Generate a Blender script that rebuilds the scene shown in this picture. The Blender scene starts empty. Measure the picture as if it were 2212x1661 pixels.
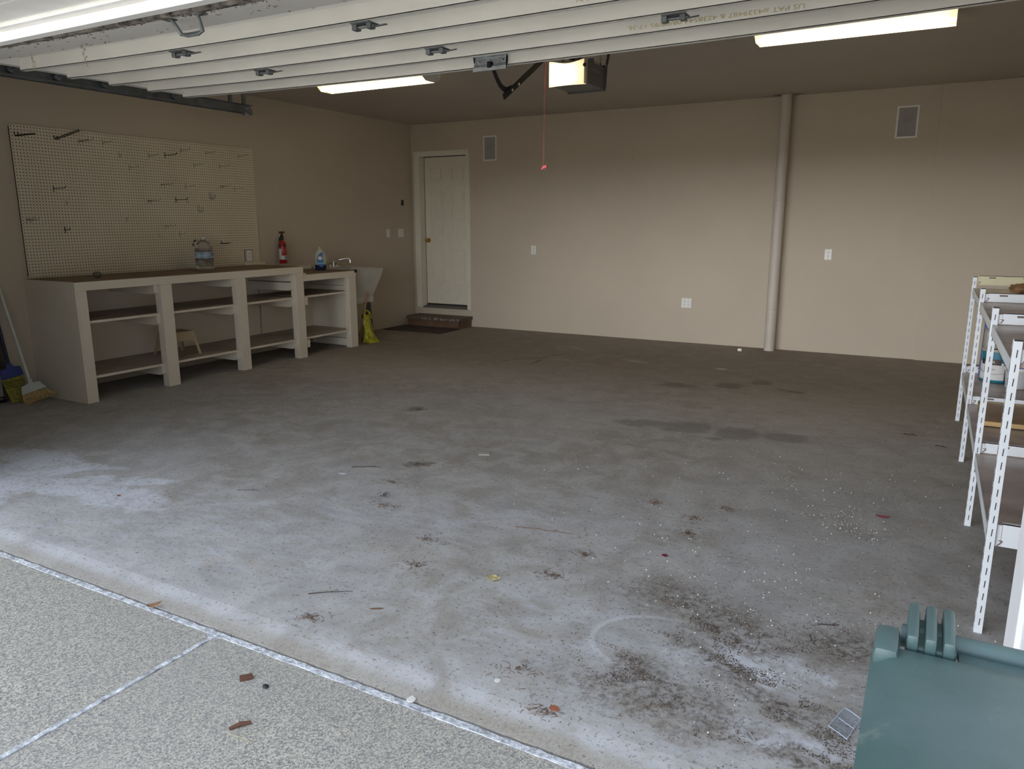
import bpy, bmesh, math, random
from mathutils import Vector, Matrix
random.seed(7)
S = bpy.context.scene
COL = S.collection
PI = math.pi
SKY, GLOW, LAMP, SUN = 2.25, 12.0, 3.8, 19.0      # light levels: open sky, bright haze in front, strip lights, sun

# ------------------------------------------------------------------ materials
MATS = {}
def nodes_of(name):
    m = bpy.data.materials.new(name); m.use_nodes = True
    nt = m.node_tree
    b = nt.nodes['Principled BSDF']
    return m, nt, b
def N(nt, t, **kw):
    n = nt.nodes.new(t)
    for k, v in kw.items():
        if k.startswith('i_'):
            n.inputs[int(k[2:]) if k[2:].isdigit() else k[2:].replace('_', ' ')].default_value = v
        else:
            setattr(n, k, v)
    return n
def rgba(c): return (c[0], c[1], c[2], 1)
def mat(name, col, rough=0.6, metal=0.0, noise=0.06, nscale=8.0, bump=0.0, bscale=60.0, spec=0.5, **extra):
    """procedural paint / plastic / metal: base colour broken up by noise, optional bump"""
    if name in MATS: return MATS[name]
    m, nt, b = nodes_of(name)
    tc = N(nt, 'ShaderNodeTexCoord')
    nz = N(nt, 'ShaderNodeTexNoise'); nz.inputs['Scale'].default_value = nscale; nz.inputs['Detail'].default_value = 5
    nt.links.new(tc.outputs['Object'], nz.inputs['Vector'])
    r = N(nt, 'ShaderNodeValToRGB')
    lo = [max(0, c * (1 - noise * 2)) for c in col]; hi = [min(1, c * (1 + noise * 2)) for c in col]
    r.color_ramp.elements[0].position = .3; r.color_ramp.elements[1].position = .7
    r.color_ramp.elements[0].color = rgba(lo); r.color_ramp.elements[1].color = rgba(hi)
    nt.links.new(nz.outputs['Fac'], r.inputs['Fac'])
    nt.links.new(r.outputs['Color'], b.inputs['Base Color'])
    b.inputs['Roughness'].default_value = rough; b.inputs['Metallic'].default_value = metal
    b.inputs['Specular IOR Level'].default_value = spec
    if bump:
        n2 = N(nt, 'ShaderNodeTexNoise'); n2.inputs['Scale'].default_value = bscale; n2.inputs['Detail'].default_value = 4
        nt.links.new(tc.outputs['Object'], n2.inputs['Vector'])
        bp = N(nt, 'ShaderNodeBump'); bp.inputs['Strength'].default_value = bump; bp.inputs['Distance'].default_value = .01
        nt.links.new(n2.outputs['Fac'], bp.inputs['Height']); nt.links.new(bp.outputs['Normal'], b.inputs['Normal'])
    for k, v in extra.items(): b.inputs[k.replace('_', ' ')].default_value = v
    MATS[name] = m
    return m
def emis(name, col, strength):
    if name in MATS: return MATS[name]
    m, nt, b = nodes_of(name)
    b.inputs['Base Color'].default_value = rgba(col); b.inputs['Emission Color'].default_value = rgba(col)
    b.inputs['Emission Strength'].default_value = strength; b.inputs['Roughness'].default_value = .4
    MATS[name] = m
    return m

class G:
    """tiny node-expression helper"""
    def __init__(s, nt): s.nt = nt
    def lk(s, v, sock):
        if hasattr(v, 'is_output'): s.nt.links.new(v, sock)
        else: sock.default_value = v
    def m(s, op, a, b=None, c=None, clamp=False):
        n = s.nt.nodes.new('ShaderNodeMath'); n.operation = op; n.use_clamp = clamp
        s.lk(a, n.inputs[0])
        if b is not None: s.lk(b, n.inputs[1])
        if c is not None: s.lk(c, n.inputs[2])
        return n.outputs[0]
    def noise(s, vec, scale, detail=5, rough=.55, dist=0.0):
        n = s.nt.nodes.new('ShaderNodeTexNoise'); s.lk(vec, n.inputs['Vector'])
        n.inputs['Scale'].default_value = scale; n.inputs['Detail'].default_value = detail
        n.inputs['Roughness'].default_value = rough; n.inputs['Distortion'].default_value = dist
        return n.outputs['Fac'], n.outputs['Color']
    def mapping(s, vec, loc=(0,0,0), rot=(0,0,0), scale=(1,1,1), typ='POINT'):
        n = s.nt.nodes.new('ShaderNodeMapping'); n.vector_type = typ; s.lk(vec, n.inputs['Vector'])
        n.inputs['Location'].default_value = loc; n.inputs['Rotation'].default_value = rot; n.inputs['Scale'].default_value = scale
        return n.outputs[0]
    def rng(s, v, a, b, c=0.0, d=1.0, smooth=True):
        n = s.nt.nodes.new('ShaderNodeMapRange'); n.interpolation_type = 'SMOOTHSTEP' if smooth else 'LINEAR'
        s.lk(v, n.inputs[0])
        for i, x in enumerate((a, b, c, d)): n.inputs[i + 1].default_value = x
        return n.outputs[0]
    def mix(s, f, a, b):
        n = s.nt.nodes.new('ShaderNodeMix'); n.data_type = 'RGBA'
        s.lk(f, n.inputs[0]); s.lk(a if hasattr(a, 'is_output') else rgba(a), n.inputs[6]); s.lk(b if hasattr(b, 'is_output') else rgba(b), n.inputs[7])
        return n.outputs[2]
    def length(s, v):
        n = s.nt.nodes.new('ShaderNodeVectorMath'); n.operation = 'LENGTH'; s.lk(v, n.inputs[0]); return n.outputs['Value']
    def vadd(s, a, b):
        n = s.nt.nodes.new('ShaderNodeVectorMath'); n.operation = 'ADD'; s.lk(a, n.inputs[0]); s.lk(b, n.inputs[1]); return n.outputs[0]
    def vscale(s, a, f):
        n = s.nt.nodes.new('ShaderNodeVectorMath'); n.operation = 'SCALE'; s.lk(a, n.inputs[0]); n.inputs['Scale'].default_value = f; return n.outputs[0]
    def blob(s, pos, cx, cy, rx, ry, rot=0.0, soft=.35):
        v = s.mapping(pos, (cx, cy, 0), (0, 0, math.radians(rot)), (rx, ry, 1), 'TEXTURE')
        return s.rng(s.length(v), 1 - soft, 1 + soft, 1.0, 0.0)
    def xyz(s, v):
        n = s.nt.nodes.new('ShaderNodeSeparateXYZ'); s.lk(v, n.inputs[0]); return n.outputs
    def mx(s, *a):
        o = a[0]
        for x in a[1:]: o = s.m('MAXIMUM', o, x)
        return o

def floor_material():
    m, nt, b = nodes_of('garage_concrete'); g = G(nt)
    pos = N(nt, 'ShaderNodeNewGeometry').outputs['Position']
    flat = g.mapping(pos, scale=(1, 1, 0))
    _, nc = g.noise(flat, 3.2, 5, .6)
    wob = g.vadd(flat, g.vscale(g.vadd(nc, (-.5, -.5, -.5)), .28))
    wob = g.mapping(wob, scale=(1, 1, 0))
    _, nc2 = g.noise(flat, 14, 4, .6)
    wobf = g.mapping(g.vadd(wob, g.vscale(g.vadd(nc2, (-.5, -.5, -.5)), .1)), scale=(1, 1, 0))
    big, _ = g.noise(flat, .9, 6, .6)
    mid, _ = g.noise(flat, 5.0, 8, .65, .6)
    fine, _ = g.noise(flat, 55, 6, .7)
    streak, _ = g.noise(g.mapping(flat, rot=(0, 0, math.radians(-28)), scale=(1.1, 7, 1)), 3.0, 6, .65, .4)
    c = g.mix(g.rng(big, .34, .66), (.36, .33, .30), (.45, .42, .385))
    c = g.mix(g.rng(mid, .35, .7), c, (.52, .50, .47))
    c = g.mix(g.m('MULTIPLY', g.rng(streak, .52, .72), .5), c, (.25, .23, .205))
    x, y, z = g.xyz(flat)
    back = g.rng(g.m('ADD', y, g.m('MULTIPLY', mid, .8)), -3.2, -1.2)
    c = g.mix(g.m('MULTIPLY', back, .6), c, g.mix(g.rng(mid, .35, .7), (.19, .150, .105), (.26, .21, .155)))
    # greyer concrete towards the opening
    front = g.rng(g.m('ADD', y, g.m('MULTIPLY', big, -1.2)), -7.2, -3.0, 1.0, 0.0)
    c = g.mix(g.m('MULTIPLY', front, .75), c, g.mix(g.rng(mid, .34, .66), g.mix(g.rng(big, .4, .6), (.335, .315, .285), (.375, .375, .385)), g.mix(g.rng(streak, .4, .6), (.47, .465, .455), (.50, .505, .52))))
    scr, _ = g.noise(g.mapping(flat, rot=(0, 0, math.radians(22)), scale=(1.5, 16, 1)), 4.5, 7, .75, .6)
    c = g.mix(g.m('MULTIPLY', g.rng(scr, .55, .72), .45), c, (.20, .185, .165))
    c = g.mix(g.m('MULTIPLY', g.rng(scr, .28, .42, 1.0, 0.0), .4), c, (.50, .50, .50))
    tn, _ = g.noise(flat, 2.3, 7, .7, .8)
    c = g.mix(g.m('MULTIPLY', g.rng(tn, .55, .68), .35), c, (.36, .30, .225))
    # white efflorescence, left front
    ef = g.mx(g.blob(wobf, 1.75, -6.55, .55, .28, 10, .25), g.blob(wobf, 2.15, -6.45, .42, .09, 22, .3), g.blob(wobf, 2.35, -6.72, .55, .16, 22, .35),
              g.blob(wobf, 2.62, -6.48, .40, .07, 27, .3), g.blob(wobf, 1.9, -6.85, .6, .2, -8, .4), g.blob(wobf, 2.9, -6.62, .35, .16, 5, .5))
    efs, _ = g.noise(g.mapping(flat, rot=(0, 0, math.radians(-24)), scale=(1.4, 5, 1)), 8, 8, .75, .5)
    ef3, _ = g.noise(flat, 26, 6, .75)
    efn = g.rng(g.m('MULTIPLY', ef, g.m('ADD', g.m('MULTIPLY', g.m('ADD', mid, g.m('ADD', efs, ef3)), .95), -.70)), .34, .86)
    c = g.mix(g.m('MULTIPLY', efn, .8), c, (.66, .69, .76))
    haze = g.mx(g.blob(wob, 2.6, -6.9, 1.3, .42, 3, .6), g.blob(wob, 3.6, -6.7, .9, .35, -12, .7), g.blob(wob, 6.2, -6.85, .7, .35, 0, .6), g.blob(wob, 5.5, -6.7, .35, .28, 0, .6),
                g.blob(wob, 4.6, -6.0, 1.5, .22, 18, .7))
    hz = g.m('MULTIPLY', haze, g.rng(g.noise(g.mapping(flat, rot=(0, 0, .5), scale=(1, 2.6, 1)), 7, 7, .7)[0], .42, .68))
    c = g.mix(g.m('MULTIPLY', hz, .55), c, (.56, .58, .64))
    crumb0, _ = g.noise(flat, 18, 8, .8, .4)
    # bright powdery patches among the dirt at right front
    wp = g.mx(g.blob(wobf, 6.13, -6.52, .14, .09, -30, .3), g.blob(wobf, 6.33, -6.55, .16, .035, -25, .4), g.blob(wobf, 6.33, -6.92, .2, .05, 10, .4), g.blob(wobf, 6.22, -6.62, .1, .06, 0, .4), g.blob(wobf, 5.98, -6.66, .12, .05, 10, .4))
    wpn = g.m('MULTIPLY', wp, g.rng(g.m('ADD', mid, crumb0), .82, 1.12))
    c = g.mix(g.m('MULTIPLY', wpn, .85), c, (.66, .68, .74))
    # thin scraped line left of centre
    ln = g.blob(wob, 3.42, -6.46, .42, .008, 38, .5)
    c = g.mix(g.m('MULTIPLY', ln, .5), c, (.6, .63, .66))
    # pale band along the slab edge
    edge = g.m('MULTIPLY', g.rng(g.m('ADD', g.xyz(wobf)[1], g.m('MULTIPLY', scr, .08)), -7.17, -7.0, 1.0, 0.0), g.rng(y, -7.26, -7.2, 0.0, 1.0))
    c = g.mix(g.m('MULTIPLY', g.m('MULTIPLY', edge, g.rng(mid, .35, .6, .3, 1.0)), .6), c, (.56, .57, .6))
    tan = g.rng(g.m('ADD', y, g.m('MULTIPLY', mid, .05)), -7.235, -7.17, 1.0, 0.0)
    c = g.mix(g.m('MULTIPLY', tan, .6), c, g.mix(g.rng(fine, .4, .6), (.30, .27, .23), (.46, .42, .36)))
    # oil spots
    oil = g.mx(g.blob(wob, 5.12, -3.80, .17, .15, 0, .25), g.blob(wob, 4.9, -3.82, .2, .06, 10, .3), g.blob(wob, 5.49, -3.80, .14, .19, 10, .25), g.blob(wob, 5.79, -3.76, .15, .13, -15, .25),
               g.blob(wob, 4.72, -3.9, .13, .07, 0, .4), g.blob(wob, 5.38, -4.02, .06, .05, 0, .4))
    c = g.mix(g.m('MULTIPLY', oil, .42), c, (.12, .115, .105))
    spots = g.mx(g.blob(wobf, 5.3, -2.0, .1, .1, 0, .2), g.blob(wobf, 5.05, -2.25, .13, .12, 0, .3), g.blob(wobf, 5.58, -2.25, .12, .04, -20, .3), g.blob(wobf, 4.66, -2.45, .17, .09, 0, .6),
                 g.blob(wobf, 3.95, -5.41, .075, .045, 20, .25), g.blob(wobf, 3.1, -4.3, .08, .08, 0, .4))
    c = g.mix(g.m('MULTIPLY', spots, .5), c, (.10, .085, .07))
    rust = g.blob(wobf, 3.87, -1.67, .2, .1, 0, .4)
    c = g.mix(g.m('MULTIPLY', rust, .45), c, (.36, .25, .16))
    smear = g.m('MULTIPLY', g.mx(g.blob(wobf, 3.5, -1.75, .38, .16, 20, .5), g.blob(wobf, 3.95, -1.5, .22, .05, 0, .5), g.blob(wobf, 2.85, -1.05, .3, .07, 0, .5), g.blob(wobf, 6.9, -3.1, .4, .3, 0, .5)), g.rng(mid, .48, .6))
    c = g.mix(g.m('MULTIPLY', smear, .6), c, (.5, .47, .43))
    # pale ring where a pot stood
    rv = g.length(g.mapping(flat, (5.83, -6.64, 0), (0, 0, .3), (.205, .175, 1), 'TEXTURE'))
    ring = g.m('MULTIPLY', g.m('MULTIPLY', g.rng(rv, .96, 1.0), g.rng(rv, 1.02, 1.14, 1.0, 0.0)), g.rng(x, 5.78, 5.9, 1.0, 0.0))
    c = g.mix(g.m('MULTIPLY', ring, .55), c, (.62, .64, .68))
    inside = g.rng(rv, .93, 1.0, 1.0, 0.0)
    c = g.mix(g.m('MULTIPLY', inside, .3), c, (.36, .36, .35))
    # caked soil at right front
    crumb, _ = g.noise(flat, 32, 8, .85, .4)
    dirt = g.mx(g.blob(wobf, 6.02, -6.42, .22, .1, -22, .5), g.blob(wobf, 6.13, -6.67, .28, .045, -28, .5), g.blob(wobf, 5.86, -6.84, .12, .09, 20, .6), g.blob(wobf, 6.30, -6.78, .26, .07, -22, .6),
                g.blob(wobf, 6.40, -6.97, .2, .05, 10, .6), g.blob(wobf, 5.95, -6.95, .3, .1, 0, .8), g.blob(wobf, 6.42, -6.35, .2, .12, 0, .7), g.blob(wobf, 5.85, -6.3, .25, .12, 0, .9))
    dm = g.m('MULTIPLY', dirt, g.rng(crumb, .44, .6))
    c = g.mix(g.m('MULTIPLY', dirt, .35), c, (.24, .21, .18)); c = g.mix(g.m('MULTIPLY', dm, .9), c, (.10, .078, .06))
    # expansion crack in the middle of the floor
    crack = g.m('MULTIPLY', g.blob(wobf, 2.85, -1.9, .012, .55, -29, .6), 1.0)
    c = g.mix(g.m('MULTIPLY', crack, .7), c, (.08, .06, .05))
    # speckle
    c = g.mix(g.m('MULTIPLY', g.rng(fine, .565, .63), .6), c, (.13, .11, .09))
    fl2, _ = g.noise(flat, 120, 3, .8)
    c = g.mix(g.m('MULTIPLY', g.rng(fl2, .61, .66), .7), c, (.09, .075, .06))
    c = g.mix(g.m('MULTIPLY', g.rng(fine, .30, .38, 1.0, 0.0), .25), c, (.5, .5, .5))
    # damp dark toe of the back and left walls
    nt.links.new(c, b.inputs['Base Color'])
    rg = g.rng(mid, .3, .7, .62, .85)
    nt.links.new(rg, b.inputs['Roughness']); b.inputs['Specular IOR Level'].default_value = .35
    bp = N(nt, 'ShaderNodeBump'); bp.inputs['Strength'].default_value = .25; bp.inputs['Distance'].default_value = .004
    g.lk(g.m('ADD', g.m('MULTIPLY', fine, .7), g.m('ADD', mid, dm)), bp.inputs['Height']); nt.links.new(bp.outputs[0], b.inputs['Normal'])
    MATS['floor'] = m
    return m

def driveway_material():
    m, nt, b = nodes_of('exposed_aggregate'); g = G(nt)
    pos = N(nt, 'ShaderNodeNewGeometry').outputs['Position']
    flat = g.mapping(pos, scale=(1, 1, 0))
    vo = N(nt, 'ShaderNodeTexVoronoi'); vo.inputs['Scale'].default_value = 210; nt.links.new(flat, vo.inputs['Vector'])
    sp = g.xyz(vo.outputs['Color'])
    nz, _ = g.noise(flat, 1.2, 5, .6)
    n2, _ = g.noise(flat, 110, 4, .75)
    c = g.mix(g.rng(sp[0], .25, .8, 0, 1), (.17, .165, .16), (.60, .56, .46))
    c = g.mix(g.rng(n2, .40, .60), c, g.mix(g.rng(sp[1], .2, .8), (.24, .235, .23), (.56, .53, .46)))
    c = g.mix(g.m('MULTIPLY', g.rng(nz, .3, .7), .4), c, (.36, .35, .33))
    nt.links.new(c, b.inputs['Base Color']); b.inputs['Roughness'].default_value = .9
    bp = N(nt, 'ShaderNodeBump'); bp.inputs['Strength'].default_value = .3; bp.inputs['Distance'].default_value = .002
    nt.links.new(vo.outputs['Distance'], bp.inputs['Height']); nt.links.new(bp.outputs[0], b.inputs['Normal'])
    return m

def wall_material(name, col, spots=True):
    m, nt, b = nodes_of(name); g = G(nt)
    pos = N(nt, 'ShaderNodeNewGeometry').outputs['Position']
    big, _ = g.noise(pos, .8, 4)
    tex, _ = g.noise(pos, 70, 4, .6)
    c = g.mix(g.rng(big, .3, .7), [k * .96 for k in col], [k * 1.04 for k in col])
    if spots:
        vo = N(nt, 'ShaderNodeTexVoronoi'); vo.inputs['Scale'].default_value = 2.1; nt.links.new(pos, vo.inputs['Vector'])
        sn, _ = g.noise(pos, 40, 3)
        sm = g.rng(g.m('ADD', vo.outputs['Distance'], g.m('MULTIPLY', sn, .03)), .03, .045, 1.0, 0.0)
        c = g.mix(g.m('MULTIPLY', sm, .35), c, [k * .55 for k in col])
    nt.links.new(c, b.inputs['Base Color']); b.inputs['Roughness'].default_value = .7; b.inputs['Specular IOR Level'].default_value = .25
    bp = N(nt, 'ShaderNodeBump'); bp.inputs['Strength'].default_value = .12; bp.inputs['Distance'].default_value = .004
    nt.links.new(tex, bp.inputs['Height']); nt.links.new(bp.outputs[0], b.inputs['Normal'])
    return m

def pegboard_material():
    m, nt, b = nodes_of('pegboard_white'); g = G(nt)
    tc = N(nt, 'ShaderNodeTexCoord').outputs['Object']
    x, y, z = g.xyz(tc)
    def cell(v): return g.m('SUBTRACT', g.m('FRACT', g.m('DIVIDE', v, .0254)), .5)
    cy, cz = cell(y), cell(z)
    d = g.m('SQRT', g.m('ADD', g.m('MULTIPLY', cy, cy), g.m('MULTIPLY', cz, cz)))
    hole = g.rng(d, .155, .20, 1.0, 0.0)
    nz, _ = g.noise(tc, 2.5, 5); n2, _ = g.noise(tc, 26, 4, .7)
    c = g.mix(g.rng(nz, .3, .7), (.68, .60, .46), (.74, .66, .52))
    c = g.mix(g.m('MULTIPLY', g.rng(n2, .70, .76), .5), c, (.16, .12, .09))
    c = g.mix(hole, c, (.02, .017, .015))
    nt.links.new(c, b.inputs['Base Color']); b.inputs['Roughness'].default_value = .45
    return m

def wood_material(name, a, c2, rot=0.0, rough=.6, scale=1.0, axis='y'):
    if name in MATS: return MATS[name]
    m, nt, b = nodes_of(name); g = G(nt)
    tc = N(nt, 'ShaderNodeTexCoord').outputs['Object']
    sc = {'y': (9, .9, 9), 'x': (.9, 9, 9), 'z': (9, 9, .9)}[axis]
    v = g.mapping(tc, scale=[k * scale for k in sc])
    n1, _ = g.noise(v, 3, 7, .65, 1.2); n2, _ = g.noise(tc, 3.0, 5, .6)
    c = g.mix(g.rng(n1, .3, .7), a, c2)
    c = g.mix(g.m('MULTIPLY', g.rng(n2, .45, .7), .35), c, [k * .6 for k in a])
    nt.links.new(c, b.inputs['Base Color']); b.inputs['Roughness'].default_value = rough
    MATS[name] = m
    return m

def painted_wood():
    m, nt, b = nodes_of('white_painted_wood'); g = G(nt)
    tc = N(nt, 'ShaderNodeNewGeometry').outputs['Position']
    n1, _ = g.noise(tc, 2.0, 4); n2, _ = g.noise(tc, 30, 7, .8)
    c = g.mix(g.rng(n1, .3, .7), (.72, .65, .53), (.78, .71, .60))
    c = g.mix(g.m('MULTIPLY', g.rng(n2, .665, .72), .75), c, (.20, .15, .10))
    nt.links.new(c, b.inputs['Base Color']); b.inputs['Roughness'].default_value = .5
    MATS['pw'] = m
    return m

# ------------------------------------------------------------------ mesh builder
class MB:
    def __init__(s): s.bm = bmesh.new(); s.mi = 0
    def _tag(s, faces, mi=None):
        for f in faces: f.material_index = s.mi if mi is None else mi
    def box(s, x0, y0, z0, x1, y1, z1, mi=None, bev=0.0, M=None):
        r = bmesh.ops.create_cube(s.bm, size=1.0)
        vs = r['verts']
        for v in vs:
            v.co = Vector((x0 + (v.co.x + .5) * (x1 - x0), y0 + (v.co.y + .5) * (y1 - y0), z0 + (v.co.z + .5) * (z1 - z0)))
        if bev:
            es = list({e for v in vs for e in v.link_edges})
            rr = bmesh.ops.bevel(s.bm, geom=es, offset=bev, segments=2, affect='EDGES', profile=.6)
            vs = list({v for f in rr['faces'] for v in f.verts})
            allv = set(vs)
            # every vert of the bevelled cube
            stack = list(allv)
            while stack:
                v = stack.pop()
                for e in v.link_edges:
                    o = e.other_vert(v)
                    if o not in allv: allv.add(o); stack.append(o)
            vs = list(allv)
        if M is not None:
            for v in vs: v.co = M @ v.co
        s._tag({f for v in vs for f in v.link_faces}, mi)
        return s
    def prism(s, pts, d, mi=None):
        """pts: planar polygon (3D), d: extrusion vector"""
        d = Vector(d)
        a = [s.bm.verts.new(Vector(p)) for p in pts]; b2 = [s.bm.verts.new(Vector(p) + d) for p in pts]
        fs = [s.bm.faces.new(a), s.bm.faces.new(b2[::-1])]
        n = len(a)
        for i in range(n): fs.append(s.bm.faces.new((a[i], b2[i], b2[(i + 1) % n], a[(i + 1) % n])))
        s._tag(fs, mi)
        return s
    def tube(s, pts, r, seg=8, mi=None, caps=True, closed=False):
        pts = [Vector(p) for p in pts]; n = len(pts)
        rad = r if isinstance(r, (list, tuple)) else [r] * n
        rings = []
        up = None
        for i, p in enumerate(pts):
            if closed: t = pts[(i + 1) % n] - pts[i - 1]
            else: t = pts[min(i + 1, n - 1)] - pts[max(i - 1, 0)]
            t.normalize()
            if up is None:
                up = Vector((0, 0, 1)) if abs(t.z) < .9 else Vector((1, 0, 0))
            a = t.cross(up)
            if a.length < 1e-5: a = t.cross(Vector((1, 0, 0)))
            a.normalize(); c = a.cross(t).normalized(); up = c
            rings.append([s.bm.verts.new(p + (a * math.cos(2 * PI * k / seg) + c * math.sin(2 * PI * k / seg)) * rad[i]) for k in range(seg)])
        fs = []
        m = n if closed else n - 1
        for i in range(m):
            A, B = rings[i], rings[(i + 1) % n]
            for k in range(seg): fs.append(s.bm.faces.new((A[k], A[(k + 1) % seg], B[(k + 1) % seg], B[k])))
        if caps and not closed:
            fs.append(s.bm.faces.new(rings[0][::-1])); fs.append(s.bm.faces.new(rings[-1]))
        s._tag(fs, mi)
        return s
    def lathe(s, prof, cx=0, cy=0, cz=0, seg=24, mi=None, sx=1.0, sy=1.0, a0=0.0, a1=2 * PI, sq=0.0):
        """prof: (r, z) pairs; sq>0 squares the section"""
        full = abs(a1 - a0 - 2 * PI) < 1e-6
        k = seg if full else seg + 1
        rings = []
        for r, z in prof:
            ring = []
            for j in range(k):
                t = a0 + (a1 - a0) * j / seg
                ca, sa = math.cos(t), math.sin(t)
                q = 1.0
                if sq: q = 1 / ((abs(ca) ** (2 + sq * 6) + abs(sa) ** (2 + sq * 6)) ** (1 / (2 + sq * 6)))
                ring.append(s.bm.verts.new((cx + r * ca * sx * q, cy + r * sa * sy * q, cz + z)))
            rings.append(ring)
        fs = []
        for i in range(len(rings) - 1):
            A, B = rings[i], rings[i + 1]
            for j in range(seg if full else seg):
                j2 = (j + 1) % k
                if not full and j + 1 >= k: continue
                fs.append(s.bm.faces.new((A[j], A[j2], B[j2], B[j])))
        if full:
            if prof[0][0] > 1e-6: fs.append(s.bm.faces.new(rings[0][::-1]))
            if prof[-1][0] > 1e-6: fs.append(s.bm.faces.new(rings[-1]))
        s._tag(fs, mi)
        return s
    def quad(s, pts, mi=None):
        s._tag([s.bm.faces.new([s.bm.verts.new(Vector(p)) for p in pts])], mi); return s
    def build(s, name, mats, parent=None, smooth=False, loc=None, bevel=0.0):
        bmesh.ops.recalc_face_normals(s.bm, faces=s.bm.faces)
        me = bpy.data.meshes.new(name); s.bm.to_mesh(me); s.bm.free()
        for mm in (mats if isinstance(mats, (list, tuple)) else [mats]): me.materials.append(mm)
        if smooth:
            for p in me.polygons: p.use_smooth = True
            try: me.set_sharp_from_angle(angle=math.radians(38))
            except Exception: pass
        o = bpy.data.objects.new(name, me); COL.objects.link(o)
        base = Vector((0, 0, 0))
        if parent is not None:
            o.parent = parent
        if loc is not None: o.location = loc
        if bevel:
            bv = o.modifiers.new('bevel', 'BEVEL'); bv.width = bevel; bv.segments = 2; bv.limit_method = 'ANGLE'; bv.angle_limit = math.radians(40)
        return o

def empty(name, loc=(0, 0, 0), rz=0.0):
    o = bpy.data.objects.new(name, None); COL.objects.link(o); o.location = loc; o.rotation_euler = (0, 0, rz)
    o.empty_display_size = .05
    return o
def tag(o, label=None, cat=None, group=None, kind=None):
    if label: o['label'] = label
    if cat: o['category'] = cat
    if group: o['group'] = group
    if kind: o['kind'] = kind
    return o
def recenter(o):
    """move a single-mesh thing's origin to the base of its mesh"""
    vs = [v.co for v in o.data.vertices]
    c = Vector(((min(v.x for v in vs) + max(v.x for v in vs)) / 2, (min(v.y for v in vs) + max(v.y for v in vs)) / 2, min(v.z for v in vs)))
    for v in o.data.vertices: v.co -= c
    o.location = o.location + c
    return o
def structure(o): o['kind'] = 'structure'; return o
def copy_tree(o, parent=None):
    c = o.copy(); COL.objects.link(c)
    if parent is not None: c.parent = parent
    for ch in o.children: copy_tree(ch, c)
    return c
def text(name, body, size, m, parent, loc, rot, sx=1.0, align='CENTER', extrude=.0004):
    cu = bpy.data.curves.new(name + '_c', 'FONT'); cu.body = body; cu.size = size; cu.align_x = align; cu.align_y = 'CENTER'; cu.extrude = extrude
    tmp = bpy.data.objects.new(name + '_t', cu); COL.objects.link(tmp)
    bpy.context.view_layer.update()
    me = bpy.data.meshes.new_from_object(tmp)
    bpy.data.objects.remove(tmp); bpy.data.curves.remove(cu)
    me.materials.clear(); me.materials.append(m)
    o = bpy.data.objects.new(name, me); COL.objects.link(o); o.parent = parent; o.location = loc; o.rotation_euler = rot; o.scale = (sx, 1, 1)
    return o

# ------------------------------------------------------------------ shared materials
M_wall = wall_material('beige_wall_paint', (.55, .475, .375))
M_ceil = wall_material('beige_ceiling_paint', (.52, .465, .40), False)
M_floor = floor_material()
M_drive = driveway_material()
M_peg = pegboard_material()
M_pw = painted_wood()
M_trim = mat('door_trim_cream', (.74, .70, .59), .4, noise=.02)
M_slab = mat('door_slab_cream', (.74, .69, .57), .4, noise=.02)
M_white = mat('white_plastic', (.80, .78, .74), .35, noise=.01)
M_steelw = mat('white_garage_steel', (.80, .78, .73), .34, noise=.02, nscale=3, spec=.5)
M_galv = mat('galvanised_steel', (.50, .53, .55), .38, 1.0, noise=.12, nscale=20)
M_gdark = mat('dull_galvanised_steel', (.22, .24, .25), .5, .8, noise=.12, nscale=15)
M_black = mat('black_metal', (.012, .012, .012), .6, 0.0, noise=.1, spec=.25)
M_blackp = mat('black_plastic', (.015, .015, .017), .45, noise=.05)
M_steel = mat('hook_steel', (.30, .31, .28), .4, .8, noise=.05)
M_dark = mat('dark_hole', (.03, .025, .025), .9, noise=.02)
M_brass = mat('brass', (.75, .52, .18), .2, 1.0, noise=.03)
M_chrome = mat('chrome', (.80, .80, .80), .08, 1.0, noise=.01)
M_red = mat('red_paint', (.40, .010, .018), .3, noise=.03)
M_lab = mat('label_white', (.72, .70, .68), .5, noise=.02)
M_ply = wood_material('benchtop_hardboard', (.20, .125, .075), (.27, .18, .115), axis='y')
M_brownwood = wood_material('step_wood', (.12, .07, .042), (.19, .11, .066), axis='x')
M_alum = mat('outdoor_trim_white', (.90, .89, .86), .45, noise=.02)
M_jamb = mat('white_vinyl_jamb', (.84, .85, .88), .45, noise=.02)

# ------------------------------------------------------------------ setting
H = 2.75; XR = 7.5; YF = -7.29; OX0, OX1 = 1.88, 6.775; OZ = 2.15
def sbox(name, b, m):
    mb = MB(); mb.box(*b); return structure(mb.build(name, m))
# floor with a slightly sloping apron at the opening
mb = MB()
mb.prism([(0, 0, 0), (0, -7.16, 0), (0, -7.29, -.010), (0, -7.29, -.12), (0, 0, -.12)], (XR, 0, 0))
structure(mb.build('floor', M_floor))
mb = MB(); mb.box(4.453, -30.0, -.12, 16.0, -7.325, -.012); mb.box(-8.0, -30.0, -.12, 4.432, -7.325, -.012)
structure(mb.build('floor_driveway', M_drive))
M_seal = mat('joint_sealant', (.54, .56, .60), .8, noise=.25, nscale=45, bump=.6, bscale=90)
mb = MB()
random.seed(3)
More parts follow.
